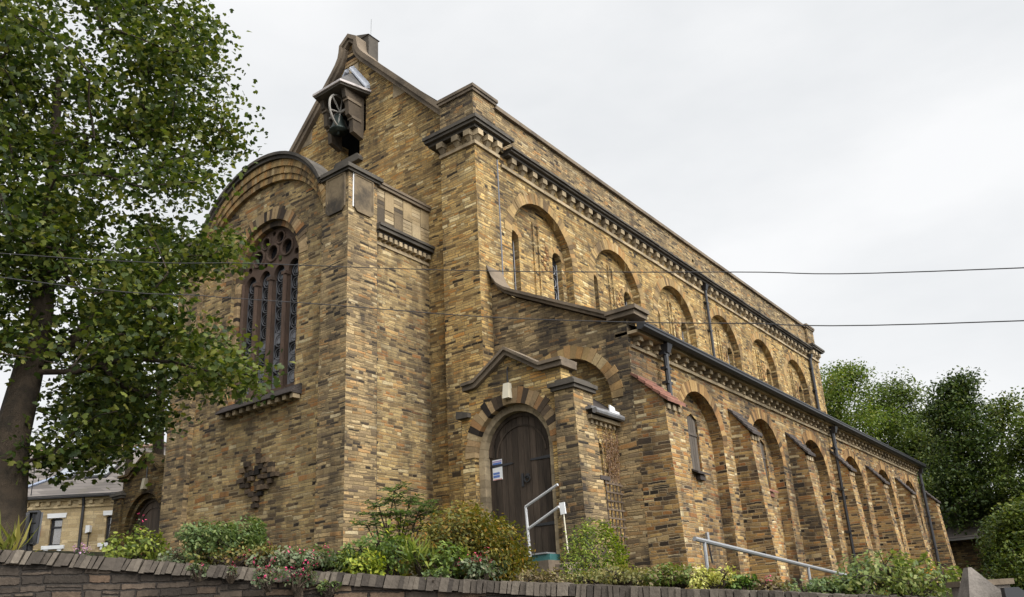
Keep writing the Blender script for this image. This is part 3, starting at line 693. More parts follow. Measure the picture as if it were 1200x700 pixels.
for i, c in enumerate(WC_):
    m = MB(); Y = YA + .33
    m.box(c - .25, c + .33, Y + .04, Y + .1, -.15, 1.3, .3)
    for k in range(4): m.box(c - .22 + k * .13 + .004, c - .22 + (k + 1) * .13 - .004, Y, Y + .06, -.12, 1.2)
    m.box(c - .22, c + .30, Y - .02, Y + .03, .72, .78)
    o = m.build('boarded_window', GREYW, CH)
    m = MB(); Y = YA + .28
    m.hexa([(c - .3, Y - .16, -.22), (c + .38, Y - .16, -.22), (c + .38, Y + .02, -.13), (c - .3, Y + .02, -.13), (c - .3, Y - .16, -.18), (c + .38, Y - .16, -.18), (c + .38, Y + .02, -.09), (c - .3, Y + .02, -.09)])
    m.box(c - .1, c + .18, Y - .11, Y + .02, -.34, -.235); m.build('sill', (REDT if i == 1 else DKT), o)
m = MB()
seg(m, XA + .06, 25.2, YA - .05, YA + .3, 2.06, 2.13, .6); m.build('string_course', TAN, CH)
m = MB(); m.box(XA + .006, 25.2, YA + .012, YA + .3, 2.1, 2.4); m.build('aisle_frieze', STA, CH)
m = MB(); seg(m, XA + .0, 25.2, YA - .24, YA + .3, 2.335, 2.40, .8); m.build('eaves_course', TAN, CH)
m = MB(); m.box(.62, .77, YA - .17, YA + .02, 2.22, 2.325); m.box(.645, .745, YA - .09, YA + .02, 2.14, 2.215); c1 = m.build('eaves_corbel', TAN, CH)
for i in range(1, 57): dup(c1, dx=.432 * i)
m = MB()
xs = [XA - .06, 25.25]
m.add([(x, YA - .26 + a, 2.40 + b) for x in xs for a, b in ((0, -.02), (-.10, -.05), (-.175, .0), (-.175, .06), (-.19, .06), (-.19, .10), (0, .10))], [(i, i + 1, i + 8, i + 7) for i in range(6)] + [(6, 0, 7, 13), tuple(range(7)), tuple(range(7, 14))]); m.build('gutter', BLACK, CH)
m = MB(); m.add([(XA + .1, YA - .3, 2.44), (25.2, YA - .3, 2.44), (25.2, .1, 4.25), (XA + .1, .1, 4.25)], [(0, 1, 2, 3)]); m.build('aisle_roof', SLATE, CH)
# buttresses
def buttress(x0, x1, zt, zf, yt, yb, tile):
    m = MB(); pr = [(YA + .003, -3.3), (yb, -3.3), (yt, zf), (YA + .003, zt)]
    m.prism(pr, lambda a, b, d: (x0 + d, a, b), 0, x1 - x0); o = m.build('buttress', STA, CH)
    m = MB(); n = 5; vy, vz = yt - .09 - YA, zf - .07 - zt
    for k in range(n):
        t0, t1 = k / n, (k + 1) / n
        a0, b0 = YA + vy * t0, zt + vz * t0; a1, b1 = YA + vy * t1, zt + vz * t1
        m.hexa([(x0 - .05, a0, b0 + .0), (x1 + .05, a0, b0 + .0), (x1 + .05, a1 - .02, b1 + .0), (x0 - .05, a1 - .02, b1 + .0), (x0 - .05, a0, b0 + .05), (x1 + .05, a0, b0 + .05), (x1 + .05, a1 - .02, b1 + .075), (x0 - .05, a1 - .02, b1 + .075)])
    m.build('weathering', tile, o)
    m = MB()
    for k in range(3): xx = x0 + (x1 - x0) * (k + .5) / 3; m.box(xx - .06, xx + .06, yt - .05, yt + .1, zf - .2, zf - .09)
    m.build('corbel_stones', TAN, o)
buttress(.416, 1.12, 1.45, .82, -4.19, -4.34, REDT)
for i in range(5): buttress(5.27 + 3.97 * i, 5.80 + 3.97 * i, 1.54, .93, -3.98, -4.28, DKT)
buttress(25.35, 25.9, 1.5, .95, -4.0, -4.28, DKT)
pipe([(1.66, -3.74, 2.3), (1.66, -3.74, 1.0)], .062, (1.66, -3.76, 2.15))
pipe([(13.25, -3.70, 2.3), (13.25, -3.70, -3.0)], .065, (13.25, -3.74, 2.12))
pipe([(25.02, -3.70, 2.3), (25.02, -3.70, -3.0)], .065, (25.02, -3.74, 2.12))
pipe([(13.45, .02, 8.3), (13.45, .02, 3.9)], .055, (13.45, .03, 8.25)); pipe([(24.93, .02, 8.2), (24.93, .02, 3.9)], .075, (24.93, .0, 8.15))

# --- porches (the north one mirrors the south one)
def porch(yc, sgn, full=True, SM=ST):
    Yf = lambda o: yc + sgn * o                # o grows towards the outer side
    XP = -1.02
    def W(X): return lambda a, b, d: (X + d, Yf(a), b)
    out = [(1.28, -3.3), (1.28, 1.50), (.86, 1.50), (0, 2.02), (-.86, 1.50), (-1.08, 1.50), (-1.08, 1.0), (-1.3, .9), (-1.3, -3.3)]
    m = MB(); m.holed(W(XP), out, [archp(0, .98, .04, -3.2, 24)], 0, .42); m.build('porch_front_wall', SM, CH)
    m = MB(); m.ring(W(XP), 0, .04, .96, 1.25, 0, math.pi, 27, -.016, .25, .05, .04); m.build('porch_arch_ring', VOUS if full else SM, CH)
    m = MB(); m.ring(W(XP + .12), 0, .04, .82, .97, 0, math.pi, 16, 0, .3, .03)
    for s in (-1, 1):
        z = -2.3
        while z < .04: h = random.uniform(.1, .2); y = sorted((s * .82, s * .97)); m.prism([(y[0], z + .004), (y[1], z + .004), (y[1], min(z + h, .04)), (y[0], min(z + h, .04))], W(XP + .12), 0, .3); z += h
    m.build('inner_arch_order', TAN if full else SM, CH)
    # outer pier with cap
    m = MB(); m.hexa([(XP - .16, Yf(1.14), -3.3), (XP + .75, Yf(1.14), -3.3), (XP + .75, Yf(1.74), -3.3), (XP - .16, Yf(1.74), -3.3), (XP - .07, Yf(1.14), 1.0), (XP + .62, Yf(1.14), 1.0), (XP + .62, Yf(1.58), 1.0), (XP - .07, Yf(1.58), 1.0)], .5); m.build('porch_pier', STS if full else SM, CH)
    m = MB(); y = sorted((Yf(1.09), Yf(1.64))); m.box(XP - .12, XP + .68, y[0], y[1], 1.0, 1.07); m.box(XP - .17, XP + .7, y[0] - .04, y[1] + .04, 1.072, 1.15); m.box(XP - .05, XP + .6, y[0] + .06, y[1] - .06, 1.152, 1.23); m.build('porch_cap', DARK, CH); m = MB()
    for o_, q in ((-1.36, -1.04),): y = sorted((Yf(o_), Yf(q))); m.hexa([(XP - .12, y[0], .9), (XP + .3, y[0], .9), (XP + .3, y[1], .9), (XP - .12, y[1], .9), (XP - .12, y[0], 1.0), (XP + .3, y[0], 1.02), (XP + .3, y[1], 1.1), (XP - .12, y[1], 1.08)]); m.build('porch_kneeler', DARK, CH)
    line = [(1.38, 1.50), (.84, 1.50), (0, 2.03), (-.84, 1.50), (-1.18, 1.48)]
    m = MB()
    for i in range(4):
        (a, b), (c, d) = line[i], line[i + 1]
        m.prism([(a, b), (c, d), (c, d + .10), (a, b + .10)], W(XP - .10), 0, .55); m.prism([(a, b + .102), (c, d + .102), (c, d + .17), (a, b + .17)], W(XP - .15), 0, .62)
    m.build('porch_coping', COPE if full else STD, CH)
    m = MB(); m.prism([(-1.2, 1.0), (0, 1.95), (1.75, .62), (1.75, .56), (-1.2, .56)], W(XP + .4), 0, 1.3); m.build('porch_roof', DKT, CH)
    # side wall
    m = MB(); y = sorted((Yf(1.5), Yf(1.3)))
    S = lambda a, b, d: (a, Yf(1.56 - d), b)
    m.holed(S, [(XP + .3, -3.3), (XA + .02, -3.3), (XA + .02, .45), (XP + .3, .45)], [archp(-.28, .13, -.08, -.62, 10)], 0, .25); m.build('porch_side_wall', SM, CH)
    m = MB(); m.prism(archp(-.28, .15, -.08, -.64, 10), lambda a, b, d: (a, Yf(1.46 - d), b), 0, .03); o = m.build('porch_side_window', GLS, CH)
    m = MB(); m.prism([(-.46, -.72), (-.1, -.72), (-.1, -.64), (-.46, -.64)], lambda a, b, d: (a, Yf(1.66 - d), b), 0, .14); m.build('sill', DKT, o)
    m = MB(); m.tube([(XP + .34, Yf(1.78), .58), (XA - .03, Yf(1.78), .58)], .06, 8); m.prism([(XP + .3, .62), (XA, .62), (XA, .68), (XP + .3, .68)], lambda a, b, d: (a, Yf(1.74 - d), b), 0, .5); m.build('porch_gutter', LEAD, CH)
    m = MB(); y = sorted((Yf(1.52), Yf(1.70))); m.box(XP + .34, XA, y[0], y[1], .44, .52)
    for k in range(6): xx = XP + .45 + k * .17; y = sorted((Yf(1.54), Yf(1.64))); m.box(xx - .04, xx + .04, y[0], y[1], .36, .437)
    m.build('porch_eaves', TAN, CH)
    # door
    XD = XP + .30
    m = MB(); n = 11
    for k in range(n):
        a = -.83 + 1.66 * k / n; b = a + 1.66 / n - .008
        za = .04 + math.sqrt(max(.83 ** 2 - a * a, 0)); zb = .04 + math.sqrt(max(.83 ** 2 - b * b, 0))
        m.prism([(a, -2.06), (b, -2.06), (b, zb), ((a + b) / 2, max(za, zb, .04 + math.sqrt(max(.83 ** 2 - ((a + b) / 2) ** 2, 0)))), (a, za)], W(XD), random.uniform(0, .006), .06)
    m.prism([(-.83, -2.06), (.83, -2.06), (.83, .04), (-.83, .04)], W(XD + .04), 0, .04)
    d = m.build('porch_door', DOORW, CH)
    m = MB(); m.ring(W(XD), 0, .04, .74, .83, 0, math.pi, 20, -.035, .02, 0); m.ring(W(XD), .0, -.02, .60, .635, 0.05, math.pi - .05, 20, -.02, .01, 0); m.build('door_rib', DOORW, d)
    if full:
        for zz in (-.15, -1.45):
            for s in (-1, 1): m = MB(); m.prism([(s * .80, zz - .035), (s * .25, zz - .018), (s * .2, zz), (s * .25, zz + .018), (s * .80, zz + .035)], W(XD - .014), 0, .02); m.build('strap_hinge', BLACK, d)
        m = MB(); m.torus((XD - .03, Yf(.13), -.52), (0, 1, 0), (0, 0, 1), .065, .014, 14, 6); m.prism(circ(.13, -.46, .05, 10), W(XD - .02), 0, .03); m.prism([(-.02, -.66), (.03, -.66), (.03, -.4), (-.02, -.4)], W(XD - .02), 0, .03); m.build('handle', BLACK, d)
        y0, y1, z0, z1 = Yf(-.75), Yf(-.50), -.44, -.02
        m = MB(); m.box(XD - .012, XD - .004, min(y0, y1), max(y0, y1), z0, z1); nn = m.build('notice', WHITE, d)
        BLUE = plain('notice_blue', (.10, .17, .42), .6); MAUV = plain('notice_mauve', (.35, .25, .45), .6); REDN = plain('notice_red', (.50, .09, .05), .6)
        ylo, yhi = min(y0, y1), max(y0, y1)
        m = MB(); m.box(XD - .016, XD - .0125, ylo + .012, yhi - .012, z1 - .10, z1 - .06); m.box(XD - .016, XD - .0125, ylo + .07, yhi - .015, z0 + .05, z0 + .10); m.box(XD - .016, XD - .0125, ylo + .07, yhi - .015, z0 + .115, z0 + .16); m.build('notice_print', BLUE, nn)
        m = MB(); m.box(XD - .016, XD - .0125, ylo + .012, yhi - .012, z0 + .005, z0 + .018); m.build('notice_edge', REDN, nn)
        m = MB(); m.box(XD - .016, XD - .0125, ylo + .012, yhi - .012, z1 - .05, z1 - .025); m.build('notice_heading', MAUV, nn)
    # lamp over the door
    m = MB(); m.hexa([(XP - .14, Yf(.07), 1.10), (XP, Yf(.07), 1.10), (XP, Yf(-.09), 1.10), (XP - .14, Yf(-.09), 1.10), (XP - .10, Yf(.06), 1.42), (XP, Yf(.06), 1.42), (XP, Yf(-.08), 1.42), (XP - .10, Yf(-.08), 1.42)]); lo = m.build('porch_lamp', CREAM if full else plain('shade_toned_cream', (.30, .26, .18), .6), CH)  # north lamp gets a darker cream, its shade painted into the colour
    m = MB(); m.tube([(XP - .02, Yf(-.02), 1.42), (XP - .02, Yf(-.02), 1.72), (XP - .02, Yf(.01), 1.78)], .016, 6); m.build('conduit', BLACK, lo)
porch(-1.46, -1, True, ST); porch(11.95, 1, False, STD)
m = MB(); m.prism([(-.34, .80), (-.16, .77), (-.14, .71), (.02, .70), (.02, .64), (-.34, .66)], lambda a, b, d: (a + .3, -3.22 + d * .3, b), 0, .1); m.build('flashing_scrap', WHITE, CH)
# north aisle behind
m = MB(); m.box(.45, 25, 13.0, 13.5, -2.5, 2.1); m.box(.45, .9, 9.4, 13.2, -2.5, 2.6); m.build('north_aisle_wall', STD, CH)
m = MB(); m.add([(.4, 13.7, 2.2), (25, 13.7, 2.2), (25, 9.6, 4.2), (.4, 9.6, 4.2)], [(0, 1, 2, 3)]); m.build('north_aisle_roof', SLATE, CH)
# steps at the south porch door
m = MB(); m.box(-1.5, -.75, -2.5, -.45, -3.2, -2.20); m.build('door_step', COPE, CH)
m = MB(); m.box(-1.36, -.80, -2.44, -.5, -2.196, -2.08); m.build('painted_threshold', TEAL, CH)
m = MB(); m.box(-1.40, -1.1, -2.40, -1.5, -2.076, -2.05); m.build('threshold_strip', GREYM, CH)
# ------------------------------------------------------------------ retaining wall
RW = thing('retaining_wall', 'long sooty stone retaining wall with a coping of upright stones, shrubs growing above it', 'wall', (-8, -4, -5.0))
def dense(P, step):
    out = []
    for a, b in zip(P[:-1], P[1:]):
        n = max(1, int(math.dist(a[:2], b[:2]) / step))
        for k in range(n): out.append(tuple(a[j] + (b[j] - a[j]) * k / n for j in range(3)))
    return out + [P[-1]]
# round the corners of the wall line
def chaikin(P):
    out = [P[0]]
    for a, b in zip(P[:-1], P[1:]):
        out += [tuple(.75 * np.array(a) + .25 * np.array(b)), tuple(.25 * np.array(a) + .75 * np.array(b))]
    return out + [P[-1]]
WL = chaikin(chaikin(WALLP))
F_ = offs(WL, 0.0); Bk = offs(WL, .42)
m = MB()
for i in range(len(F_) - 1):
    a, b, c, d = F_[i], F_[i + 1], Bk[i + 1], Bk[i]
    m.add([(a[0], a[1], -5.1), (b[0], b[1], -5.1), (b[0], b[1], b[2] - .135), (a[0], a[1], a[2] - .135), (d[0], d[1], d[2] - .135), (c[0], c[1], c[2] - .135), (c[0], c[1], -5.1), (d[0], d[1], -5.1)], [(0, 1, 2, 3), (3, 2, 5, 4), (4, 5, 6, 7)])
m.build('stone_wall', STW, RW, recalc=False)
COPS = rndstone('coping_stones', [(0, (.055, .047, .039)), (.4, (.092, .077, .062)), (.75, (.125, .105, .083)), (1, (.165, .14, .11))], .45)
m = MB(); q = dense(WL, .01); L = [0]
for a, b in zip(q[:-1], q[1:]): L.append(L[-1] + math.dist(a, b))
L = np.array(L); Q = np.array(q); s = 0.05
while s < L[-1] - .15:
    wd = random.uniform(.048, .092); i0 = int(np.searchsorted(L, s)); i1 = int(np.searchsorted(L, min(s + wd - .007, L[-1] - .02)))
    a, b = Q[i0], Q[min(i1, len(Q) - 1)]; t = (b - a) / (np.linalg.norm(b - a) + 1e-9); n = np.array([-t[1], t[0], 0])
    fy = max(0, min(1, (a[1] + 8) / 6.0)); lean = .055 * fy + random.uniform(-.01, .01); h = random.uniform(-.010, .007); fo = -.05 + random.uniform(-.022, .02)
    lo = -.135 + random.uniform(-.01, .01)
    P0 = a + n * fo; P1 = b + n * fo; P2 = b + n * .40; P3 = a + n * .40
    m.hexa([P0 + (0, 0, lo), P1 + (0, 0, lo), P2 + (0, 0, lo), P3 + (0, 0, lo), P0 + t * lean + (0, 0, h), P1 + t * lean + (0, 0, h + random.uniform(-.006, .006)), P2 + t * lean + (0, 0, h + .01), P3 + t * lean + (0, 0, h + .01)])
    s += wd
m.build('coping', COPS, RW)

# ------------------------------------------------------------------ gate pier at the right
g0 = at(1150, 700, 8.3); GP = thing('gate_pier', 'grey stone gate pier with a steep pointed cap at the end of the retaining wall', 'gate pier', (g0[0], g0[1], -5.0))
gx, gy, gz0 = g0; gtop = at(1141, 665, 8.3)[2]
e = np.array([.62, -.78, 0]); h_ = np.array([.78, .62, 0])
def ob(m, u0, u1, v0, v1, z0, z1, k=1.0, kz=None):
    c = np.array([gx, gy, 0]); P = []
    for z, s in ((z0, 1.0), (z1, k)):
        for a, b in ((u0, v0), (u1, v0), (u1, v1), (u0, v1)): P.append(c + e * a * s + h_ * b * s + np.array([0, 0, z]))
    m.hexa(P)
m = MB(); ob(m, -.2, .2, -.2, .2, -5.0, gtop - .34); m.build('shaft', COPE, GP)
gs = slab('gate_stone', (.20, .175, .15), .45, 5, damt=.55)
m = MB(); fr = lambda a, b, d: tuple(np.array([gx, gy, 0]) + e * a + h_ * d + np.array([0, 0, b]))
bq = [(-.19, -.13), (.27, -.13), (.27, .13), (-.19, .13)]; tq = [(-.075, -.03), (-.045, -.03), (-.03, .05), (-.07, .05)]
m.hexa([fr(a, gtop - .36, d) for a, d in bq] + [fr(a, gtop, d) for a, d in tq]); m.build('pointed_cap', gs, GP)
m = MB(); m.prism([(.08, gtop - .36), (.34, gtop - .36), (.30, gtop - .26), (.2, gtop - .18), (.08, gtop - .18)], fr, -.22, -.165); m.build('dark_plate', BLACK, GP)
g1 = at(1148, 690, 9.1); gx, gy = g1[0], g1[1]
SL = thing('stone_slab', 'low grey stone slab wall behind the pointed gate pier', 'slab wall', (gx, gy, -5.0))
zt = at(1148, 683, 9.1)[2]
m = MB(); ob(m, -.21, .23, -.1, .1, -5.0, zt - .03); m.build('slab_body', gs, SL)
m = MB(); ob(m, -.24, .26, -.13, .13, zt - .029, zt + .02); m.build('slab_cap', COPE, SL)

# ------------------------------------------------------------------ house at the left
HB = stone('house_gritstone', pal=[(0, (.34, .25, .13)), (.4, (.47, .36, .20)), (.75, (.53, .42, .25)), (1, (.43, .32, .17))], ch=.15, L0=.3, L1=.2, mortar=(.36, .28, .17), soot=.18, mw=.012, bs=.3, diag=True)
hl_ = at(13, 588, 39.0); hr_ = at(140, 578.5, 37.0)
hd = np.array([hr_[0] - hl_[0], hr_[1] - hl_[1], 0]); hlen = np.linalg.norm(hd); hd /= hlen; hn = np.array([-hd[1], hd[0], 0])
if hn @ FW < 0: hn = -hn
EZ = (hl_[2] + hr_[2]) / 2
HS = thing('terraced_house', 'pale yellow stone house with slate roof seen under the left tree', 'house', (hl_[0], hl_[1], -.4))
H0 = np.array([hl_[0], hl_[1], 0])
def hp(a, b, d): return tuple(H0 + hd * a + hn * d + np.array([0, 0, b]))
def hs(u, v):      # facade coordinates of a pixel
    dd = ray(u, v); k = ((H0 - CAM) @ hn) / (dd @ hn); p = CAM + dd * k
    return float((p - H0) @ hd), float(p[2])
x0_, x1_ = -9.0, 11.0
wins = []
for (u0, v0, u1, v1) in ((14.5, 609, 31, 640), (55.5, 606, 74, 640)):
    a0, zb = hs(u0, v1); a1, zt_ = hs(u1, v0); wins.append((a0, a1, zb, zt_))
pitch = wins[1][0] - wins[0][0]
wins += [(wins[0][0] - pitch * k, wins[0][1] - pitch * k, wins[0][2], wins[0][3]) for k in (1, 2)] + [(wins[1][0] + pitch * k, wins[1][1] + pitch * k, wins[1][2], wins[1][3]) for k in (1.6, 2.7)]
m = MB(); m.holed(hp, [(x0_ - 3, -1), (x1_, -1), (x1_, EZ), (x0_ - 3, EZ)], [[(a, c), (b, c), (b, d - .08), ((a + b) / 2, d), (a, d - .08)] for a, b, c, d in wins], 0, .3); 
m.prism([(x0_ - 3, -1), (x1_, -1), (x1_, EZ), (x0_ - 3, EZ)], hp, 7.5, 7.8)
for xx in (x0_ - 3, x1_ - .3):
    m.prism([(0.3, -1), (7.5, -1), (7.5, EZ), (3.9, EZ + 2.6), (.3, EZ)], lambda a, b, d: hp(xx + d, b, a), 0, .3)
m.build('wall', HB, HS)
zb1 = hs(60, 596.5)[1]
m = MB(); m.prism([(x0_ - 3, zb1), (x1_, zb1), (x1_, zb1 + .07), (x0_ - 3, zb1 + .07)], hp, -.05, .02); m.prism([(x0_ - 3, EZ - .14), (x1_, EZ - .14), (x1_, EZ - .06), (x0_ - 3, EZ - .06)], hp, -.1, .02)
k = x0_ - 3
while k < x1_: m.prism([(k, EZ - .30), (k + .14, EZ - .30), (k + .14, EZ - .145), (k, EZ - .145)], hp, -.08, .02); k += .42
m.build('string_course', HB, HS)
m = MB(); m.prism([(x0_ - 3, EZ - .055), (x1_, EZ - .055), (x1_, EZ + .06), (x0_ - 3, EZ + .06)], hp, -.28, -.12); m.build('gutter', BLACK, HS)
a_ = hs(98, 600)[0]; m = MB(); m.tube([hp(a_, EZ - .02, -.15), hp(a_, EZ - .4, -.07), hp(a_, -1, -.07)], .055, 6); m.build('downpipe', BLACK, HS)
rz = EZ + 2.75
m = MB()
m.add([hp(x0_ - 3.2, EZ + .0, -.3), hp(x1_ + .1, EZ + .0, -.3), hp(x1_ + .1, rz, 3.9), hp(x0_ - 3.2, rz, 3.9), hp(x0_ - 3.2, EZ, 8.1), hp(x1_ + .1, EZ, 8.1)], [(0, 1, 2, 3), (3, 2, 5, 4)])
rf = m.build('roof', slates('house_slates', (.155, .135, .12), .5, .16, 'z', 'x'), HS)
def rp(a, t, up=0.0): return np.array(hp(a, EZ + t * 2.75 + up, -.3 + 4.2 * t))
m = MB(); m.tube([rp(x0_ - 3, 1, .06), rp(x1_, 1, .06)], .10, 6); m.build('ridge_tiles', plain('ridge_clay', (.26, .17, .13), .8), rf)
for u in (50, 91):
    a = hs(u, 588)[0] * 1.02; m = MB(); m.hexa([rp(a - .45, .33), rp(a + .45, .33), rp(a + .45, .62), rp(a - .45, .62), rp(a - .45, .33, .09), rp(a + .45, .33, .09), rp(a + .45, .62, .09), rp(a - .45, .62, .09)]); o = m.build('skylight', BLACK, rf)
    m = MB(); m.hexa([rp(a - .36, .36, .08), rp(a + .36, .36, .08), rp(a + .36, .58, .08), rp(a - .36, .58, .08), rp(a - .36, .36, .10), rp(a + .36, .36, .10), rp(a + .36, .58, .10), rp(a - .36, .58, .10)]); m.build('pane', glass('skylight_glass', (.3, .32, .34), .05, 1.0), o)
a = hs(28, 588)[0]; m = MB(); m.tube([rp(a - .9, .02, .05), rp(a + 2.7, 1, .05)], .07, 5); m.build('lead_seam', plain('bluish_lead', (.22, .25, .32), .5), rf)
for u in (69, 172):
    a = hs(u, 560)[0]; m = MB(); m.prism([(a - .75, rz - .6), (a + .75, rz - .6), (a + .75, rz + 1.2), (a - .75, rz + 1.2)], hp, 3.4, 4.4); m.prism([(a - .85, rz + 1.2), (a + .85, rz + 1.2), (a + .85, rz + 1.35), (a - .85, rz + 1.35)], hp, 3.3, 4.5)
    c = m.build('chimney', HB, rf)
    for d in (-.45, 0, .45):
        m = MB(); p = np.array(hp(a + d, rz + 1.35, 3.9)); m.tube([p, p + (0, 0, .45)], [.14, .11], 8); 
        o = m.build('chimney_pot', REDT, rf)
_g = G('thin_window_glass'); _t = _g.n('BsdfTransparent'); _s = _g.n('BsdfGlossy'); _s.inputs['Roughness'].default_value = .05; _x = _g.n('MixShader'); _x.inputs[0].default_value = .22
_g.t.links.new(_t.outputs[0], _x.inputs[1]); _g.t.links.new(_s.outputs[0], _x.inputs[2]); _g.t.links.new(_x.outputs[0], _g.out.inputs[0]); HGL = _g.m
for a, b, c, d in wins:
    m = MB(); m.holed(hp, [(a, c), (b, c), (b, d - .02), (a, d - .02)], [[(a + .06, c + .06), (b - .06, c + .06), (b - .06, c + (d - c) * .62), (a + .06, c + (d - c) * .62)], [(a + .06, c + (d - c) * .68), (b - .06, c + (d - c) * .68), (b - .06, d - .1), (a + .06, d - .1)]], .10, .18); o = m.build('window', BLACK, HS)
    m = MB(); m.prism([(a, c), (b, c), (b, d - .02), (a, d - .02)], hp, .165, .175); m.build('pane', HGL, o)
    m = MB(); n = 7
    for k in range(n): xx = a + .06 + (b - a - .12) * k / n; m.prism([(xx, c + .06), (xx + .10, c + .06), (xx + .10, c + (d - c) * .62), (xx, c + (d - c) * .62)], hp, .20 + .02 * (k % 2), .23 + .02 * (k % 2))
    m.prism([(a + .02, c + (d - c) * .66), (b - .02, c + (d - c) * .66), (b - .02, d - .05), (a + .02, d - .05)], hp, .24, .26)
    m.build('curtain', plain('curtain_cloth', (.19, .145, .10), .9), o)
    m = MB(); m.prism([(a - .12, d - .03), (b + .13, d - .03), (b + .15, d + .15), (a - .14, d + .15)], hp, -.04, .05); m.build('lintel', WHITE, o)
    m = MB(); m.prism([(a - .2, c - .14), (b + .2, c - .14), (b + .2, c + .0), (a - .2, c + .0)], hp, -.08, .1); m.prism([(a - .1, c - .26), (a + .06, c - .26), (a + .06, c - .145), (a - .1, c - .145)], hp, -.06, .02); m.prism([(b - .06, c - .26), (b + .1, c - .26), (b + .1, c - .145), (b - .06, c - .145)], hp, -.06, .02); m.build('sill', WHITE, o)
a, b_ = hs(105, 621); m = MB(); m.prism([(a - .07, b_ - .15), (a + .09, b_ - .1), (a + .09, b_ + .15), (a - .07, b_ + .15)], hp, -.2, .0); o = m.build('wall_lamp', WHITE, HS)
m = MB(); m.tube([hp(a, b_ - .14, -.03), hp(a - .02, -.5, -.03)], .018, 4); m.build('cable', BLACK, o)
a, b_ = hs(44.5, 623); m = MB(); m.prism([(a - .12, b_ - .18), (a + .1, b_ - .18), (a + .1, b_ + .1), (a - .12, b_ + .16)], hp, -.14, .0); m.build('alarm_box', plain('red_plastic', (.45, .05, .03), .5), HS)
a, b_ = hs(38, 580); m = MB(); m.tube([rp(a, .05), rp(a, .05, 1.1)], .02, 4); m.tube([rp(a - .25, .05, 1.0), rp(a + .25, .05, 1.15)], .018, 4); m.build('aerial', BLACK, HS)

# ------------------------------------------------------------------ notice board at the left
nb = at(37, 640, 11.2); NB = thing('notice_board', 'black framed folding notice board seen from behind, standing above the wall at far left', 'notice board', (nb[0], nb[1], terr(nb[0], nb[1]) - .05))
def q3(u, v, D): return at(u, v, D)
m = MB(); A_, B_, C_, D_ = q3(33.5, 601, 11.35), q3(46.5, 600.5, 11.0), q3(40.5, 637.5, 11.0), q3(31, 638, 11.35)
nrm = np.cross(B_ - A_, D_ - A_); nrm /= np.linalg.norm(nrm); t_ = nrm * .04
def bar(m, p, q, r=.016): m.tube([p, q], r, 4)
for p, q in ((A_, B_), (B_, C_), (C_, D_), (D_, A_)): bar(m, p, q, .022)
for k in (.33, .66): bar(m, A_ + (D_ - A_) * k, B_ + (C_ - B_) * k)
bar(m, (A_ + B_) / 2, (C_ + D_) / 2, .012); m.build('board_frame', BLACK, NB)
m = MB(); m.hexa([A_, B_, C_, D_, A_ + t_, B_ + t_, C_ + t_, D_ + t_]); m.build('board_panel', plain('dark_board', (.03, .03, .032), .35, spec=.6), NB)
m = MB(); E_, F2 = q3(30.5, 601, 11.2), q3(28.5, 637, 11.2)
m.hexa([A_ + t_ * .2, E_, F2, D_ + t_ * .2, A_ + t_, E_ + t_, F2 + t_, D_ + t_]); m.build('side_leaf', BLACK, NB)
m = MB()
for u in (30, 36): p = q3(u, 637, 11.2); m.tube([p, (p[0], p[1], terr(p[0], p[1]) - .2)], .03, 5)
m.build('post', BLACK, NB)

# ------------------------------------------------------------------ rails, sign, trellis, wires
HR = thing('door_handrail', 'pale grey double handrail on a post beside the church door steps', 'handrail', (-1.3, -1.93, -2.2))
p = [on(0, -1.45, 616, 594), on(0, -1.45, 653.5, 568), on(0, -1.45, 619, 620), on(0, -1.45, 655, 594)]
m = MB(); m.tube([p[0], p[1]], .027, 8); m.build('top_rail', RAILM, HR)
m = MB(); m.tube([p[2], p[3]], .027, 8); m.build('lower_rail', RAILM, HR)
m = MB(); m.tube([p[0], on(0, -1.45, 622, 660)], .026, 8); m.build('post', RAILM, HR)
sx = -1.75; a, b = on(0, sx, 659, 590), on(0, sx, 666, 650)
SP = thing('sign_post', 'small white blank sign on a thin leaning stake right of the church door', 'sign', tuple(b))
m = MB(); m.tube([a, b], .014, 6); m.build('stake', CREAM, SP)
m = MB(); q = [on(0, sx - .03, 655, 589.5), on(0, sx - .03, 661, 588.5), on(0, sx - .03, 663, 602), on(0, sx - .03, 657, 603.5)]; m.hexa(q + [x + (.02, 0, 0) for x in q]); m.build('plate', WHITE, SP)
TR = thing('trellis', 'weathered wooden trellis on the side wall of the south porch', 'trellis', (-.05, -3.08, -2.0))
m = MB(); yy = -3.09
for k in range(5): x = -.26 + k * .135; m.box(x - .014, x + .014, yy - .02, yy, -2.25, -.72)
m.build('uprights', TRELW, TR)
m = MB()
for k in range(9): z = -.78 - k * .165; m.box(-.31, .33, yy - .045, yy - .022, z - .016, z + .016)
m.build('laths', TRELW, TR)
GR = thing('ramp_rail', 'long galvanised handrail sloping down along the right end of the church', 'handrail', tuple(on(1, -5.3, 820, 668)))
r0, r1 = on(1, -5.3, 814, 631.5), on(1, -5.3, 1023, 682)
m = MB(); m.tube([r0, r1], .04, 8); m.build('rail', GREYM, GR)
for t, v in ((.035, 0), (.53, 0), (.84, 0)):
    p = r0 + (r1 - r0) * t; m = MB(); m.tube([p, (p[0], p[1], p[2] - 1.1)], .032, 8); m.build('post', GREYM, GR)
VP = thing('vent_pipe', 'thin grey vent pipe stub against the aisle wall above the cellar arch', 'pipe', tuple(on(1, -3.35, 835, 665)))
m = MB(); m.tube([on(1, -3.33, 828, 624), on(1, -3.33, 830.5, 638)], .05, 6); m.build('pipe_head', GREYM, VP); m = MB(); m.tube([on(1, -3.33, 830.5, 638), on(1, -3.33, 835, 660)], .022, 6); m.build('pipe_stem', BLACK, VP)
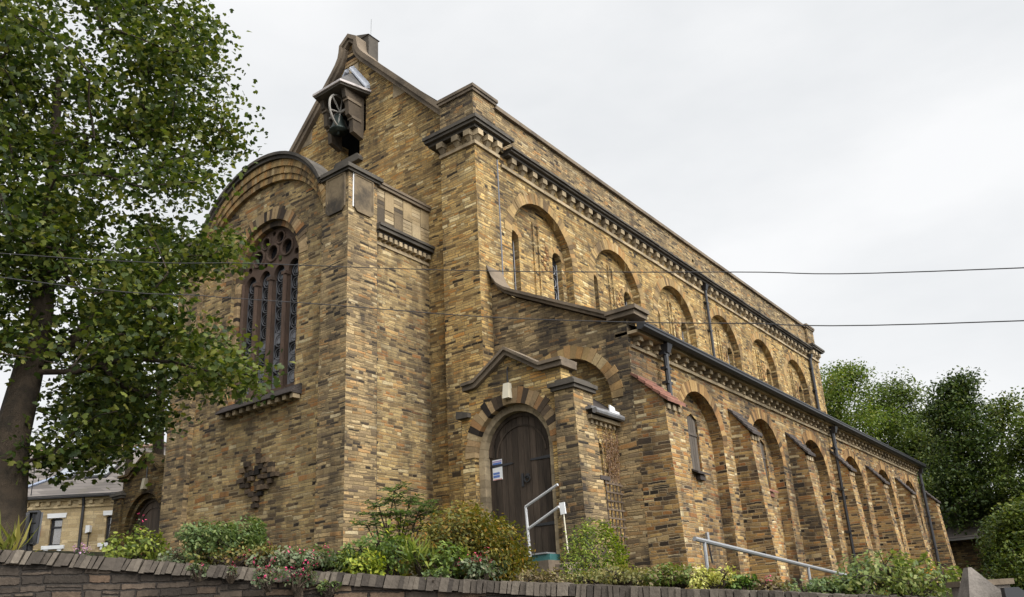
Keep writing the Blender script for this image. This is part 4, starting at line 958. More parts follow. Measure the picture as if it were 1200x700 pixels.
def wire(label, pts, r):
    P = [at(u, v, D) for u, v, D in pts]; d0 = P[0] - P[1]; d1 = P[-1] - P[-2]
    P = [P[0] + d0 * 4 + (0, 0, .5)] + P + [P[-1] + d1 * 4 + (0, 0, .4)]
    Q = []
    for i in range(len(P) - 1):
        p0, p1, p2, p3 = P[max(i - 1, 0)], P[i], P[i + 1], P[min(i + 2, len(P) - 1)]
        for k in range(8):
            t = k / 8; Q.append(.5 * ((2 * p1) + (p2 - p0) * t + (2 * p0 - 5 * p1 + 4 * p2 - p3) * t * t + (3 * p1 - p0 - 3 * p2 + p3) * t ** 3))
    Q.append(P[-1]); m = MB(); m.tube(Q, r, 5); tag(m.build('overhead_wire', plain('wire_sheath', (.035, .033, .033), .5)), label, 'wire', 'overhead wires across the church')
wire('upper of the two thin overhead wires crossing in front of the church', [(0, 297, 9.6), (300, 309, 9.0), (560, 317.5, 8.4), (860, 319, 7.8), (1200, 314, 7.2)], .0050)
wire('lower of the two overhead wires crossing in front of the church', [(0, 325, 9.4), (240, 347, 8.9), (380, 357, 8.6), (560, 371, 8.2), (712, 377, 7.9), (860, 379, 7.6), (1200, 376, 7.0)], .0050)

# ------------------------------------------------------------------ outbuilding at the right
oa = at(1088, 650, 44); 
OB = thing('outbuilding', 'low dark stone outbuilding with slate roof beyond the church, half hidden by trees', 'outbuilding', (33, -5, -2.9))
ex = 31.0
zE = on(0, ex, 1125, 630)[2]; yE0, yE1 = -14.0, 4.0
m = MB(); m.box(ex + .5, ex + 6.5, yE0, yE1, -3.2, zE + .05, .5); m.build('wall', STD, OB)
zR = on(0, ex + 3.5, 1110, 592)[2]
m = MB(); m.add([(ex, yE0 - .3, zE), (ex, yE1 + .3, zE), (ex + 3.5, yE1 + .3, zR), (ex + 3.5, yE0 - .3, zR), (ex + 7, yE0 - .3, zE), (ex + 7, yE1 + .3, zE)], [(0, 1, 2, 3), (3, 2, 5, 4)]); m.build('roof', slates('outbuilding_slates', (.10, .085, .075), .45, .16, 'z', 'y'), OB)
m = MB(); m.box(ex + .02, ex + .12, yE0, yE1, zE - .12, zE - .01); m.build('gutter', plain('grey_gutter', (.16, .15, .14), .6), OB)

# ------------------------------------------------------------------ foliage
def leafset(C, size, tpl, nbias=0.6, droop=0.0, sj=.35, normals=None):
    # numpy leaves: every leaf is a small folded blade with its own turn, tilt and size
    n = len(C); tv, tf = tpl; tv = np.array(tv, float); k = len(tv)
    nz_ = rng.normal(size=(n, 3)) * .75 + np.array([0, 0, nbias * 1.6])
    if normals is not None: nz_ = nz_ * .6 + normals * 1.0
    nz_ /= np.linalg.norm(nz_, axis=1)[:, None]
    tx = rng.normal(size=(n, 3)); tx[:, 2] -= droop; tx -= nz_ * (tx * nz_).sum(1)[:, None]; tx /= np.linalg.norm(tx, axis=1)[:, None]
    ty = np.cross(nz_, tx); s = size * (1 + sj * (rng.random(n) * 2 - 1))
    V = C[:, None, :] + s[:, None, None] * (tv[None, :, 0, None] * tx[:, None, :] + tv[None, :, 1, None] * ty[:, None, :] + tv[None, :, 2, None] * nz_[:, None, :])
    F = (np.arange(n)[:, None, None] * k + np.array(tf)[None, :, :])
    return V.reshape(-1, 3), F.reshape(-1, len(tf[0])), np.repeat(rng.random(n), len(tf))
MAPLE = ([(0, 0, 0), (.12, .30, -.05), (.42, .52, -.1), (.48, .26, -.03), (.80, .30, -.08), (1, 0, -.02), (.12, -.30, -.05), (.42, -.52, -.1), (.48, -.26, -.03), (.80, -.30, -.08)], [(0, 5, 4, 3, 2, 1), (0, 6, 7, 8, 9, 5)])
OVAL = ([(0, 0, 0), (.35, .27, -.06), (.75, .20, -.06), (1, 0, -.02), (.35, -.27, -.06), (.75, -.20, -.06)], [(0, 3, 2, 1), (0, 4, 5, 3)])
BLADE = ([(0, 0, 0), (.4, .055, .02), (1, 0, -.12), (.4, -.055, .02)], [(0, 3, 2, 1)])
def fol(name, V, F, A, mat, parent):
    me = bpy.data.meshes.new(name); V = V - org(parent)
    me.vertices.add(len(V)); me.vertices.foreach_set('co', V.astype(np.float32).ravel())
    k = F.shape[1]; me.loops.add(F.size); me.loops.foreach_set('vertex_index', F.astype(np.int32).ravel())
    me.polygons.add(len(F)); me.polygons.foreach_set('loop_start', (np.arange(len(F)) * k).astype(np.int32)); me.polygons.foreach_set('loop_total', np.full(len(F), k, np.int32))
    a = me.attributes.new('rnd', 'FLOAT', 'FACE'); a.data.foreach_set('value', A.astype(np.float32)); me.update(calc_edges=True); me.validate()
    me.materials.append(mat); o = bpy.data.objects.new(name, me); link(o, parent); return o
BARK = slab('bark', (.058, .043, .029), .6, 9, dark=(.016, .015, .012), damt=.65, bs=1.0)
BARKG = slab('mossy_bark', (.055, .052, .035), .5, 6, dark=(.02, .02, .014), damt=.5, bs=1.0)

def ball(n):
    q = rng.normal(size=(n, 3)); q /= np.linalg.norm(q, axis=1)[:, None]
    return q * (rng.random(n) ** .62)[:, None]
def grow(name, label, trunks, attr, mat, lsize, nper, crad, tpl=MAPLE, bark=BARK, group=None, tip=.007, flat=.6, nbias=.6, back=.5, cat='tree', far=False):
    """trunks: list of [(point, radius)...]; attr: (n,3) twig ends"""
    base = np.array(trunks[0][0][0]); root = thing(name, label, cat, tuple(base), group)
    pos = []; par = []; rad = []
    for tr in trunks:
        P = [np.array(p, float) for p, _ in tr]; Rr = [r for _, r in tr]; prev = -1
        if pos:
            dd = [np.linalg.norm(q - P[0]) for q in pos]; prev = int(np.argmin(dd))
        for i in range(len(P) - 1):
            n = max(2, int(np.linalg.norm(P[i + 1] - P[i]) / .35))
            for k in range(n):
                t = k / n; pos.append(P[i] * (1 - t) + P[i + 1] * t); rad.append(Rr[i] * (1 - t) + Rr[i + 1] * t); par.append(prev); prev = len(pos) - 1
        pos.append(P[-1]); rad.append(Rr[-1]); par.append(prev)
    nt_ = len(pos); NP = np.array(pos)
    d0 = np.array([np.min(np.linalg.norm(NP - a, axis=1)) for a in attr]); order = np.argsort(d0)
    allp = [p for p in pos]; cnt = [0] * nt_; tips = []
    for i in order:
        a = attr[i]; Q = np.array(allp); dv = a - Q; d = np.linalg.norm(dv, axis=1)
        # prefer joints that lie lower and nearer the trunk so branches rise outwards
        sc = d + .45 * np.maximum(0, Q[:, 2] - a[2]); j = int(np.argmin(sc)); D = d[j]
        n = max(1, int(D / .3)); p0 = Q[j]; mid = (p0 + a) / 2 + np.array([0, 0, .10 * D]) + rng.normal(size=3) * .07 * D; prev = j
        for k in range(1, n + 1):
            t = k / n; q = (1 - t) ** 2 * p0 + 2 * t * (1 - t) * mid + t * t * a
            allp.append(q); par.append(prev); prev = len(allp) - 1; cnt.append(0)
        tips.append(prev)
    w_ = np.zeros(len(allp))
    for t in tips: w_[t] += 1
    for i in range(len(allp) - 1, -1, -1):
        if par[i] >= 0: w_[par[i]] += w_[i]
    tparts = []; root_of = {}; boughs = {}
    def rr(i):
        return rad[i] if i < nt_ else tip * max(1, w_[i]) ** .5
    i = 0
    start = 0
    for tr in trunks:
        pass
    chain = []
    for i in range(len(allp)):
        if i < nt_:
            if par[i] == i - 1 and chain: chain.append(i)
            else:
                if len(chain) > 1: tparts.append(list(chain))
                chain = [i] if par[i] < 0 or par[i] == i - 1 else [par[i], i]
        else:
            if chain:
                if len(chain) > 1: tparts.append(list(chain))
                chain = []
            p = par[i]; root_of[i] = root_of.get(p, i); boughs.setdefault(root_of[i], MB()).tube([allp[p], allp[i]], [min(rr(p), rr(i) * 1.25), rr(i)], 5, False)
    if chain and len(chain) > 1: tparts.append(list(chain))
    for k_, ch_2 in enumerate(tparts):
        tm = MB(); tm.tube([allp[q] for q in ch_2], [rr(q) for q in ch_2], 10); tm.build('trunk' if k_ == 0 else 'limb', bark, root, smooth=True)
    bl = sorted(boughs.values(), key=lambda q: -len(q.v))
    for q in bl[70:]: n0 = len(bl[69].v); bl[69].v += q.v; bl[69].f += [[i_ + n0 for i_ in f_] for f_ in q.f]; bl[69].a += q.a
    for q in bl[:70]: q.build('branch', bark, root, smooth=True, recalc=False)
    # leaves round the twig ends and along their last stretch
    C = []
    for t in tips:
        c = allp[t]; n = int(nper * rng.uniform(.6, 1.35)); k = t
        for _ in range(3):
            if par[k] >= nt_: k = par[k]
        b = allp[k]; tt = rng.random(n) ** .6
        pts = b + (c - b) * tt[:, None] + (ball(n) * 2.1 if far else np.clip(rng.normal(size=(n, 3)), -1.8, 1.8)) * crad * np.array([1, 1, flat]); C.append(pts)
    C = np.concatenate(C)
    V, F, A = leafset(C, lsize, tpl, nbias, .5); fol('crown', V, F, A, mat, root); return root
def inpoly(u, v, poly):
    c = False; j = len(poly) - 1
    for i in range(len(poly)):
        (xi, yi), (xj, yj) = poly[i], poly[j]
        if (yi > v) != (yj > v) and u < (xj - xi) * (v - yi) / (yj - yi) + xi: c = not c
        j = i
    return c
def sample(poly, n, D0, D1, mind=0):
    us = [p[0] for p in poly]; vs_ = [p[1] for p in poly]; out = []; k = 0; pts = []
    while len(out) < n and k < n * 60:
        k += 1; u = random.uniform(min(us), max(us)); v = random.uniform(min(vs_), max(vs_))
        if not inpoly(u, v, poly): continue
        D = random.uniform(D0, D1); p = at(u, v, D)
        if mind and any(np.linalg.norm(p - q) < mind for q in out): continue
        out.append(p)
    return np.array(out)
MAPL = leafmat('maple_leaves', [(0, (.016, .030, .007)), (.3, (.038, .060, .011)), (.6, (.074, .100, .017)), (.85, (.125, .145, .025)), (1, (.17, .165, .035))], .38)
DGRN = leafmat('dark_green_leaves', [(0, (.018, .032, .008)), (.5, (.042, .068, .015)), (.85, (.075, .105, .024)), (1, (.12, .13, .035))], .3)
LGRN = leafmat('light_green_leaves', [(0, (.045, .08, .012)), (.5, (.10, .145, .020)), (.85, (.155, .195, .032)), (1, (.21, .21, .05))], .38)
# the large maple in front at the left
poly = [(-90, -60), (195, -60), (222, 10), (250, 45), (268, 70), (262, 110), (272, 150), (280, 178), (262, 196), (246, 215), (232, 240), (262, 268), (282, 290), (270, 310), (236, 330), (215, 350), (240, 378), (280, 410), (292, 432), (272, 446), (225, 452), (195, 440), (168, 470), (150, 505), (120, 500), (70, 440), (40, 420), (-90, 430)]
att = sample(poly, 330, 10.8, 14.4, .30)
extra = sample([(60, 470), (150, 480), (190, 500), (160, 540), (110, 550), (60, 535)], 14, 12, 14.5, .3)
extra = np.concatenate([extra, sample([(58, 440), (200, 440), (205, 515), (180, 500), (150, 540), (95, 548), (62, 530)], 15, 12, 15, .28)])
twig = np.array([at(u, v, D) for u, v, D in ((268, 100, 12.2), (275, 160, 12), (278, 180, 12), (282, 295, 11.4), (262, 285, 11.5), (292, 428, 11.0), (282, 438, 11.1), (265, 445, 11.2), (250, 432, 11.2), (230, 440, 11.3), (240, 418, 11.3), (296, 440, 11), (258, 90, 12.3), (244, 46, 12.4), (228, 300, 11.6), (250, 300, 11.5))])
D = 12.6; tb = at(6, 640, D)
trk = [[(tb - (0, 0, .9), .34), (at(4, 600, D), .26), (at(14, 510, D), .215), (at(32, 440, D), .185), (at(48, 370, D), .155), (at(54, 300, D), .12), (at(62, 200, D), .08), (at(70, 80, D), .04)],
       [(at(32, 440, D), .15), (at(60, 395, D - .2), .125), (at(92, 340, D - .3), .10), (at(118, 260, D - .4), .085), (at(140, 180, D - .4), .06), (at(165, 90, D - .4), .03)],
       [(at(36, 430, D), .10), (at(85, 400, D + .3), .08), (at(135, 345, D + .5), .06), (at(185, 300, D + .4), .035)],
       [(at(34, 436, D), .045), (at(90, 436, D - .6), .036), (at(150, 420, D - .9), .03), (at(205, 425, D - 1.2), .022), (at(255, 438, D - 1.4), .011)],
       [(at(54, 300, D), .08), (at(20, 220, D + .4), .06), (at(-20, 120, D + .5), .035)]]
grow('maple_tree', 'large leafy maple leaning in from the left edge, a branch crossing the arched window', trk, np.concatenate([att, extra, twig]), MAPL, .080, 112, .27)
# second tree behind the north porch
D = 31; tr2 = [[(at(184, 700, D), .26), (at(184, 560, D), .20), (at(187, 480, D), .17), (at(194, 400, D), .13), (at(186, 330, D), .09), (at(175, 250, D), .04)],
               [(at(185, 520, D), .11), (at(150, 490, D), .08), (at(110, 470, D), .04)], [(at(152, 700, D - 1), .13), (at(150, 560, D - 1), .11), (at(152, 520, D - 1), .10), (at(134, 470, D - 1), .06)]]
att2 = sample([(70, 470), (110, 380), (150, 260), (215, 270), (214, 440), (208, 520), (190, 490), (160, 530), (120, 540), (95, 530)], 100, 29, 34, .5)
grow('shade_tree', 'slim dark tree rising behind the shadowed north porch', tr2, att2, DGRN, .17, 52, .42)
def bgtree(name, label, u, vbase, vtop, D, wpx, n, mat, lsize, nper, crad, crown0=.25, shape='round', bark=BARK, group=None, flat=.7, lean=0):
    b = at(u, vbase, D); t = at(u + lean, vtop, D); H = t[2] - b[2]; wm = wpx / FPX * D * 1.05; P = []
    lobes = []
    nl = 26 if shape == 'round' else 24
    for q_ in range(nl):
        k = (q_ + random.random()) / nl; h = crown0 + (1 - crown0) * (k * .88 + .02)
        prof = (math.sin(math.pi * min(1, k * .82 + .16)) ** .7) if shape == 'round' else .9 * (1 - k ** 2.6) + .12
        an = q_ * 2.4 + random.random(); rr_ = wm / 2 * prof * random.uniform(.30, .80)
        lobes.append((np.array([b[0] + (t[0] - b[0]) * h + rr_ * math.cos(an), b[1] + (t[1] - b[1]) * h + rr_ * math.sin(an), b[2] + H * h]), wm * random.uniform(.10, .26) * (.55 + .45 * prof)))
    while len(P) < n:
        c_, r_ = random.choice(lobes); v_ = rng.normal(size=3); v_ /= np.linalg.norm(v_); P.append(c_ + v_ * r_ * random.uniform(.45, 1) * np.array([1, 1, .8]))
    r0 = max(.10, H * .018)
    tr = [[(b - (0, 0, 1.0), r0 * 1.2), (b + (t - b) * .3, r0 * .9), (b + (t - b) * .65 + (.15, .1, 0), r0 * .55), (b + (t - b) * .95, r0 * .12)]]
    return grow(name, label, tr, np.array(P), mat, lsize, nper, crad, OVAL, bark, group, tip=.012, flat=flat, far=True)
TG = 'trees beyond the east end of the church'
MIDG = leafmat('mid_green_leaves', [(0, (.030, .052, .011)), (.5, (.075, .108, .019)), (.85, (.115, .155, .028)), (1, (.16, .18, .04))], .34)
OLIV = leafmat('olive_leaves', [(0, (.030, .050, .012)), (.5, (.075, .105, .022)), (.85, (.12, .15, .032)), (1, (.18, .18, .05))], .34)
bgtree('broadleaf_tree', 'light green broad tree just beyond the far corner of the church', 982, 640, 424, 56, 160, 150, LGRN, .17, 260, .62, .12, group=TG)
bgtree('broadleaf_tree', 'darker broad tree behind the aisle roof, between the light green and ivy clad trees', 1046, 640, 434, 60, 130, 140, MIDG, .18, 260, .66, .10, group=TG)
bgtree('broadleaf_tree', 'lower green tree filling the gap left of the ivy clad tree', 1082, 640, 500, 57, 80, 80, OLIV, .17, 240, .6, .1, group=TG)
bgtree('ivy_clad_tree', 'tall dark green ivy clad tree right of the far buttress', 1138, 690, 430, 47, 86, 170, leafmat('ivy_dark', [(0, (.014, .027, .007)), (.5, (.042, .070, .014)), (.85, (.080, .115, .023)), (1, (.12, .135, .035))], .3), .16, 150, .48, .28, 'round', group=TG, lean=-20)
bgtree('broadleaf_tree', 'tall open olive green tree next to the right edge with sky showing through', 1176, 690, 452, 49, 100, 90, OLIV, .16, 120, .48, .30, group=TG)
bgtree('broadleaf_tree', 'tree cut off by the right edge of the picture', 1225, 690, 466, 46, 110, 90, MIDG, .15, 240, .5, .2, group=TG)
bgtree('laurel_bush', 'broad yellowish green bush below the trees at the right edge', 1197, 720, 580, 27, 84, 80, leafmat('laurel_leaves', [(0, (.025, .045, .008)), (.5, (.065, .095, .014)), (.85, (.12, .15, .022)), (1, (.17, .18, .04))], .3), .095, 240, .30, .02, group=TG)
bgtree('holly_bush', 'dark low bush at the foot of the ivy clad tree', 1168, 720, 600, 44, 46, 70, DGRN, .12, 120, .28, .02, group=TG)
TL = 'trees behind the left house'
bgtree('broadleaf_tree', 'dark tree standing behind the house chimney at left', 118, 600, 430, 60, 90, 80, DGRN, .26, 110, .6, .1, group=TL)

# ------------------------------------------------------------------ shrubs on top of the wall
def shrub(name, label, cat, u, v, D, wpx, hpx, n, lsize, mat, tpl=OVAL, lumps=7, stems=10, nbias=.5, flowers=None, group=None, depth=1.0, shell=.55, stemmat=None, droop=.2, dome=False):
    b = at(u, v, D); b[2] = terr(b[0], b[1]) if D > 10.9 else b[2]
    pm = D * 1.04 / FPX; W_, H_ = wpx * pm, max(.08, at(u, v - hpx, D)[2] - b[2]) * 1.22
    root = thing(name, label, cat, tuple(b), group)
    side = np.array([RT[0], RT[1], 0]); side /= np.linalg.norm(side); fwd = np.array([-side[1], side[0], 0])
    Ls = []
    for k in range(lumps):
        a = random.uniform(-.36, .36) * W_; d = random.uniform(-.30, .30) * W_ * depth; hh = random.uniform(.25, .72) * (1 - (a / W_) ** 2 * 1.6)
        r = np.array([random.uniform(.16, .30) * W_, random.uniform(.16, .3) * W_ * depth, random.uniform(.22, .34) * H_]); Ls.append((b + side * a + fwd * d + np.array([0, 0, H_ * hh]), r))
    if dome: Ls = [(b + np.array([0, 0, H_ * .42]), np.array([W_ * .46, W_ * .46, H_ * .5])), (b + side * W_ * .06 + np.array([0, 0, H_ * .5]), np.array([W_ * .36, W_ * .36, H_ * .46]))]; lumps = 2
    st = MB(); C = []; NN = []
    per = n // lumps
    for c, r in Ls:
        q = rng.normal(size=(per, 3)); q /= np.linalg.norm(q, axis=1)[:, None]; rad_ = (shell + (1.12 - shell) * rng.random(per) ** .7)[:, None]
        # sprays: pull leaves to a set of twigs that stick out of the lump
        tw = rng.normal(size=(14, 3)); tw /= np.linalg.norm(tw, axis=1)[:, None]; j = rng.integers(0, 14, per); pull = (rng.random(per) < (.6 if shell < .7 else .12))[:, None]
        q = np.where(pull, q * .28 + tw[j] * 1.0, q); q /= np.linalg.norm(q, axis=1)[:, None]
        rad_ = np.where(pull, rad_ * 1.12, rad_)
        off = q * rad_ * r
        C.append(c + side * off[:, :1] + fwd * off[:, 1:2] + np.array([0, 0, 1.0]) * off[:, 2:3]); NN.append(q)
        for t in tw[:6]:
            e_ = c + side * t[0] * r[0] + fwd * t[1] * r[1] + np.array([0, 0, t[2] * r[2]])
            st.tube([b + side * random.uniform(-.1, .1) * W_ - (0, 0, .05), (b + c) / 2 + rng.normal(size=3) * .03, c, e_], [.012, .008, .006, .003], 4, False)
    C = np.concatenate(C); NN = np.concatenate(NN); keep = C[:, 2] > b[2] - .06; C, NN = C[keep], NN[keep]
    st.build('stems', stemmat or BARK, root, recalc=False)
    V, F, A = leafset(C, lsize, tpl, nbias, droop, .4, NN); fol('foliage', V, F, A, mat, root)
    if flowers:
        fn, fsz, fmat = flowers; idx = rng.choice(len(C), fn); ctr = C[idx] + NN[idx] * .03 + np.array([0, 0, .03])
        for c_ in ctr: V, F, A = leafset(c_ + rng.normal(size=(9, 3)) * fsz * .5, fsz * .6, OVAL, .8); fol('flower_head', V, F, A, fmat, root)
    return root
def lm(name, a, b, c, d=None, t=.35):
    a, b, c, d = [tuple(min(.6, x * 1.35) for x in q) for q in (a, b, c, d or c)]
    return leafmat(name, [(0, a), (.45, b), (.8, c), (1, d)], t)
BUDD = lm('buddleia_leaves', (.035, .06, .018), (.075, .11, .035), (.12, .155, .05), (.16, .17, .06))
RUST = lm('rusty_leaves', (.04, .045, .012), (.09, .085, .02), (.14, .075, .02), (.12, .14, .03))
COTO = lm('cotoneaster_leaves', (.03, .036, .008), (.085, .085, .014), (.15, .12, .018), (.21, .10, .015))
YEL = lm('yellow_green_leaves', (.06, .09, .012), (.15, .19, .02), (.26, .28, .03), (.34, .32, .05))
GRY = lm('grey_green_leaves', (.04, .06, .03), (.085, .11, .055), (.13, .15, .08), (.18, .14, .10))
MAHO = lm('mahonia_leaves', (.018, .035, .010), (.045, .075, .022), (.085, .13, .04), (.13, .18, .05))
HEBE = lm('hebe_leaves', (.022, .040, .006), (.085, .12, .010), (.16, .19, .018), (.22, .24, .03))
BRN = lm('dry_brown_leaves', (.06, .045, .022), (.12, .085, .045), (.17, .13, .06), (.13, .14, .04))
PINK = plain('pink_petals', (.46, .045, .12), .6); PALEP = plain('pale_pink_petals', (.55, .30, .38), .6); YELF = plain('yellow_petals', (.62, .50, .10), .6); ORF = plain('orange_petals', (.65, .22, .01), .6)
B = 'garden plants growing along the top of the wall'
shrub('shrub', 'small yellowish green bush in front of the shadowed north porch', 'bush', 153, 657, 11.0, 56, 36, 900, .055, lm('bush_leaves', (.04, .06, .01), (.10, .13, .02), (.18, .2, .035)), lumps=6, group=B)
shrub('flower_spike', 'tiny pink flower spike above the small yellowish bush', 'flower', 160, 645, 11.2, 8, 30, 40, .04, GRY, lumps=2, group=B, flowers=(4, .05, PINK))
shrub('pink_flowers', 'small pink flowers behind the wall left of the yellowish bush', 'flowers', 95, 652, 11.2, 26, 12, 130, .04, GRY, lumps=4, group=B, flowers=(7, .05, lm('mauve', (.40, .2, .38), (.45, .25, .42), (.5, .3, .45))))
shrub('grass_clump', 'upright yellow green strap leaves at the far left of the wall', 'grass', 8, 656, 11.0, 34, 24, 50, .34, lm('strap_leaves', (.09, .11, .02), (.17, .17, .04), (.24, .21, .06)), BLADE, 4, nbias=0, group=B, droop=-2.5, shell=.1)
shrub('buddleia_bush', 'feathery green bush with reddish lower leaves in front of the window wall', 'bush', 266, 664, 10.9, 84, 52, 7500, .042, BUDD, lumps=14, group=B)
shrub('reddish_bush', 'low rust tinted growth at the foot of the feathery bush', 'bush', 278, 664, 10.6, 84, 26, 900, .045, RUST, lumps=7, group=B)
shrub('valerian', 'loose grey green clump dotted with pink flowers on the coping', 'flowers', 342, 672, 10.5, 84, 26, 1200, .05, GRY, lumps=9, group=B, flowers=(26, .045, PINK))
for i, (u, v, w_, h_, fl, lb) in enumerate(((233, 676, 22, 14, 2, 'tuft with one pink flower on the wall face, furthest left'), (271, 678, 10, 13, 1, 'tiny sprig on the wall face under the feathery bush'), (314, 688, 34, 24, 9, 'tuft of pink valerian spilling over the coping'), (350, 696, 40, 30, 12, 'largest tuft of pink valerian hanging on the wall face'), (385, 694, 26, 14, 0, 'plain green tuft hanging on the wall face'), (512, 683, 22, 16, 0, 'green trail hanging over the coping below the orange bush'))):
    p = at(u, v, 10.0); shrub('wall_tuft', lb, 'plant', u, v, 9.95 - (.1 if u < 400 else .25), w_, h_, 260 if w_ > 15 else 70, .042, GRY if fl else BUDD, lumps=5, stems=3, group='tufts growing on the wall face', flowers=(fl, .045, PINK) if fl else None, depth=.35)
# mahonia: pinnate leaves in rosettes on bare stems
mb = at(462, 668, 11.6); mb[2] = terr(mb[0], mb[1])
MH = thing('mahonia_shrub', 'tall mahonia with spreading rosettes of long leaflets beside the pier', 'shrub', tuple(mb), B)
sm = MB(); C = []; NN = []; TX = []
for (u, v) in ((430, 612), (444, 590), (462, 582), (480, 584), (494, 588), (452, 600), (470, 598), (488, 602), (438, 600), (478, 612), (462, 572), (500, 596), (456, 622), (492, 616)):
    c = at(u, v + 4, 11.6 + random.uniform(-.35, .35)); sm.tube([mb + rng.normal(size=3) * (.06, .06, 0), (mb + c) / 2 + rng.normal(size=3) * .05, c], [.016, .012, .008], 5, False)
    for k in range(9):
        a = k * 2.4 + random.random(); el = random.uniform(-.15, .55); d = np.array([math.cos(a) * math.cos(el), math.sin(a) * math.cos(el), math.sin(el)]); Lf = random.uniform(.20, .30)
        sm.tube([c, c + d * Lf * .6 + (0, 0, .02), c + d * Lf - (0, 0, .03)], .003, 3, False)
        sd_ = np.cross(d, (0, 0, 1)); sd_ /= np.linalg.norm(sd_)
        for j in range(8):
            t = .15 + .85 * j / 8; q = c + d * Lf * t + np.array([0, 0, .03 * math.sin(3.1 * t) - .03 * t])
            for s in (-1, 1):
                n_ = np.array([0, 0, 1.0]) + rng.normal(size=3) * .2; tx = sd_ * s + d * .35 - np.array([0, 0, .15]); C.append(q); NN.append(n_); TX.append(tx)
sm.build('stems', BARK, MH, recalc=False)
C = np.array(C); NN = np.array(NN); TX = np.array(TX); TX -= NN * ((TX * NN).sum(1) / (NN * NN).sum(1))[:, None]; TX /= np.linalg.norm(TX, axis=1)[:, None]; NN /= np.linalg.norm(NN, axis=1)[:, None]; TY = np.cross(NN, TX)
tv = np.array(OVAL[0]); sz = .062 * rng.uniform(.75, 1.2, len(C))
V = C[:, None] + sz[:, None, None] * (tv[None, :, 0, None] * TX[:, None] + tv[None, :, 1, None] * .8 * TY[:, None] + tv[None, :, 2, None] * NN[:, None]); F = np.arange(len(C))[:, None, None] * 6 + np.array(OVAL[1])[None]
fol('foliage', V.reshape(-1, 3), F.reshape(-1, 4), np.repeat(rng.random(len(C)), 2), MAHO, MH)
shrub('rose_bush', 'dark green rose bush under the mahonia with a few orange buds', 'bush', 446, 672, 10.7, 74, 42, 1500, .05, lm('rose_leaves', (.025, .045, .010), (.06, .095, .02), (.11, .15, .03)), lumps=8, group=B, flowers=(4, .03, ORF))
shrub('golden_shrub', 'bright yellow green leaves low against the pier at the left of the mahonia', 'bush', 412, 670, 10.7, 60, 22, 700, .055, YEL, lumps=6, group=B)
shrub('golden_sprig', 'bright yellow green sprig just under the mahonia', 'bush', 462, 634, 11.3, 38, 20, 300, .075, YEL, lumps=5, group=B)
shrub('iris_clump', 'upright grassy clump between the mahonia and the orange bush', 'grass', 497, 676, 10.6, 36, 32, 120, .26, lm('iris_leaves', (.05, .08, .015), (.12, .16, .025), (.2, .22, .04)), BLADE, 4, nbias=0, group=B, droop=-2.2, shell=.1)
shrub('cotoneaster_bush', 'wide orange and olive bush in front of the church door', 'bush', 553, 674, 11.1, 124, 68, 18000, .046, COTO, lumps=22, group=B)
shrub('bramble', 'fresh green bramble leaves low at the left of the orange bush', 'plant', 522, 682, 10.35, 52, 40, 700, .06, lm('bramble_leaves', (.035, .06, .012), (.09, .13, .025), (.15, .19, .04)), lumps=6, group=B)
shrub('sedum_clump', 'grey leaved clump with dark pink flower heads under the orange bush', 'flowers', 566, 684, 10.4, 60, 30, 700, .05, GRY, lumps=6, group=B, flowers=(10, .045, plain('wine_petals', (.30, .03, .06), .6)))
shrub('hebe_bush', 'neat rounded bright green bush right of the door steps', 'bush', 697, 670, 11.4, 76, 43, 6500, .034, HEBE, lumps=12, group=B, shell=.75, dome=True)
shrub('ground_cover', 'low brown and green straggling growth under the round bush', 'plants', 722, 690, 10.3, 120, 23, 2100, .04, lm('straggle', (.05, .055, .015), (.11, .11, .03), (.17, .14, .05), (.2, .19, .05)), lumps=12, group=B)
shrub('dry_growth', 'pale dry stalks and leaves in front of the stone block by the steps', 'plants', 634, 690, 10.5, 66, 20, 700, .042, BRN, lumps=8, group=B)
shrub('spirea', 'green bush with brown seed heads left of the yellow flowers', 'bush', 792, 690, 10.1, 74, 30, 1300, .042, lm('spirea_leaves', (.035, .06, .012), (.09, .13, .02), (.13, .12, .035), (.19, .14, .08)), lumps=8, group=B)
shrub('yellow_flowers', 'pale yellow flowering clump beside the ramp rail post', 'flowers', 838, 694, 9.9, 46, 32, 800, .038, lm('pale_yellow', (.14, .15, .03), (.32, .30, .07), (.50, .44, .14)), lumps=6, group=B, flowers=(26, .028, YELF))
shrub('ivy_clump', 'small dark green clump right of the yellow flowers', 'plant', 872, 694, 9.9, 34, 22, 420, .05, lm('ivy_leaves', (.025, .05, .012), (.06, .10, .02), (.11, .16, .03)), lumps=4, group=B)
shrub('wild_growth', 'tall weedy green growth at the right end of the wall, below the far buttresses', 'plants', 1060, 706, 10.6, 118, 52, 2600, .05, lm('weed_leaves', (.035, .055, .012), (.085, .115, .025), (.14, .16, .04), (.2, .2, .07)), lumps=14, group=B, flowers=(4, .05, ORF))
shrub('weed_sprig', 'thin weedy sprigs by the lower end of the ramp rail', 'plant', 1002, 700, 10.2, 40, 34, 260, .05, BUDD, lumps=5, group=B)
shrub('tangled_growth', 'dry stems and small leaves between the ivy and the ramp rail', 'plants', 905, 698, 10.0, 44, 18, 380, .04, BRN, lumps=6, group=B, flowers=(3, .04, PINK))
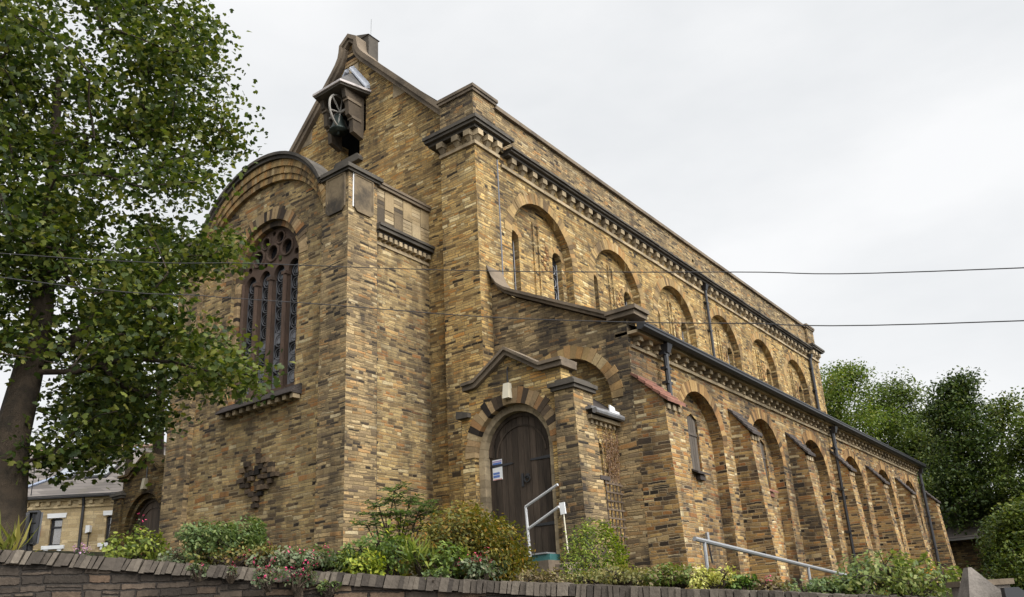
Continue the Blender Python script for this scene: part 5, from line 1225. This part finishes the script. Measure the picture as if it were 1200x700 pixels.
shrub('low_growth', 'straggling low green growth in front of the corner pier, right of the pink valerian', 'plants', 372, 672, 10.9, 90, 26, 1500, .045, BUDD, lumps=10, group=B, flowers=(6, .04, PINK))
shrub('low_growth', 'low weeds along the coping below the left end of the church', 'plants', 205, 664, 11.0, 70, 16, 900, .042, GRY, lumps=8, group=B)
shrub('low_growth', 'low weeds between the dry stems and the lower end of the ramp rail', 'plants', 955, 704, 10.3, 80, 22, 1300, .042, BUDD, lumps=9, group=B)
shrub('low_growth', 'patch of fern like growth filling the gap between the golden leaves and the rose bush', 'plants', 428, 678, 10.4, 60, 26, 1000, .05, YEL, lumps=7, group=B)
# stone block beside the steps
sb = on(0, -2.2, 664, 674); SB = MB(); c = sb
SB.hexa([(c[0] - .2, c[1] + .16, c[2] - .35), (c[0] - .2, c[1] - .22, c[2] - .35), (c[0] + .25, c[1] - .22, c[2] - .35), (c[0] + .25, c[1] + .16, c[2] - .35), (c[0] - .14, c[1] + .12, c[2] + .18), (c[0] - .16, c[1] - .12, c[2] + .17), (c[0] + .2, c[1] - .15, c[2] + .2), (c[0] + .2, c[1] + .14, c[2] + .22)])
tag(SB.build('stone_block', COPE), 'rough grey stone block beside the door steps', 'stone')
# dead creeper on the porch side wall
CRR = thing('dry_creeper', 'brown leafless creeper climbing the porch side wall above the trellis', 'creeper', (.15, -3.07, -2.0))
m = MB(); C = []
for k in range(34):
    p = np.array([random.uniform(-.1, .3), -3.075, -.75]); P = [p]
    for j in range(9):
        p = p + np.array([random.uniform(-.07, .08), random.uniform(-.01, .008), random.uniform(.03, .17)]); p[0] = min(max(p[0], -.3), .38); p[1] = min(max(p[1], -3.12), -3.065); p[2] = min(p[2], .33); P.append(p)
    m.tube(P, .005, 4, False); C += [q + rng.normal(size=3) * .02 for q in P[2:] for _ in range(3)]
m.build('stems', plain('dry_stem', (.17, .11, .07), .9), CRR, recalc=False)
V, F, A = leafset(np.array(C), .04, OVAL, .1); fol('dead_leaves', V, F, A, lm('dead_leaves', (.12, .06, .03), (.22, .13, .07), (.30, .20, .12)), CRR)
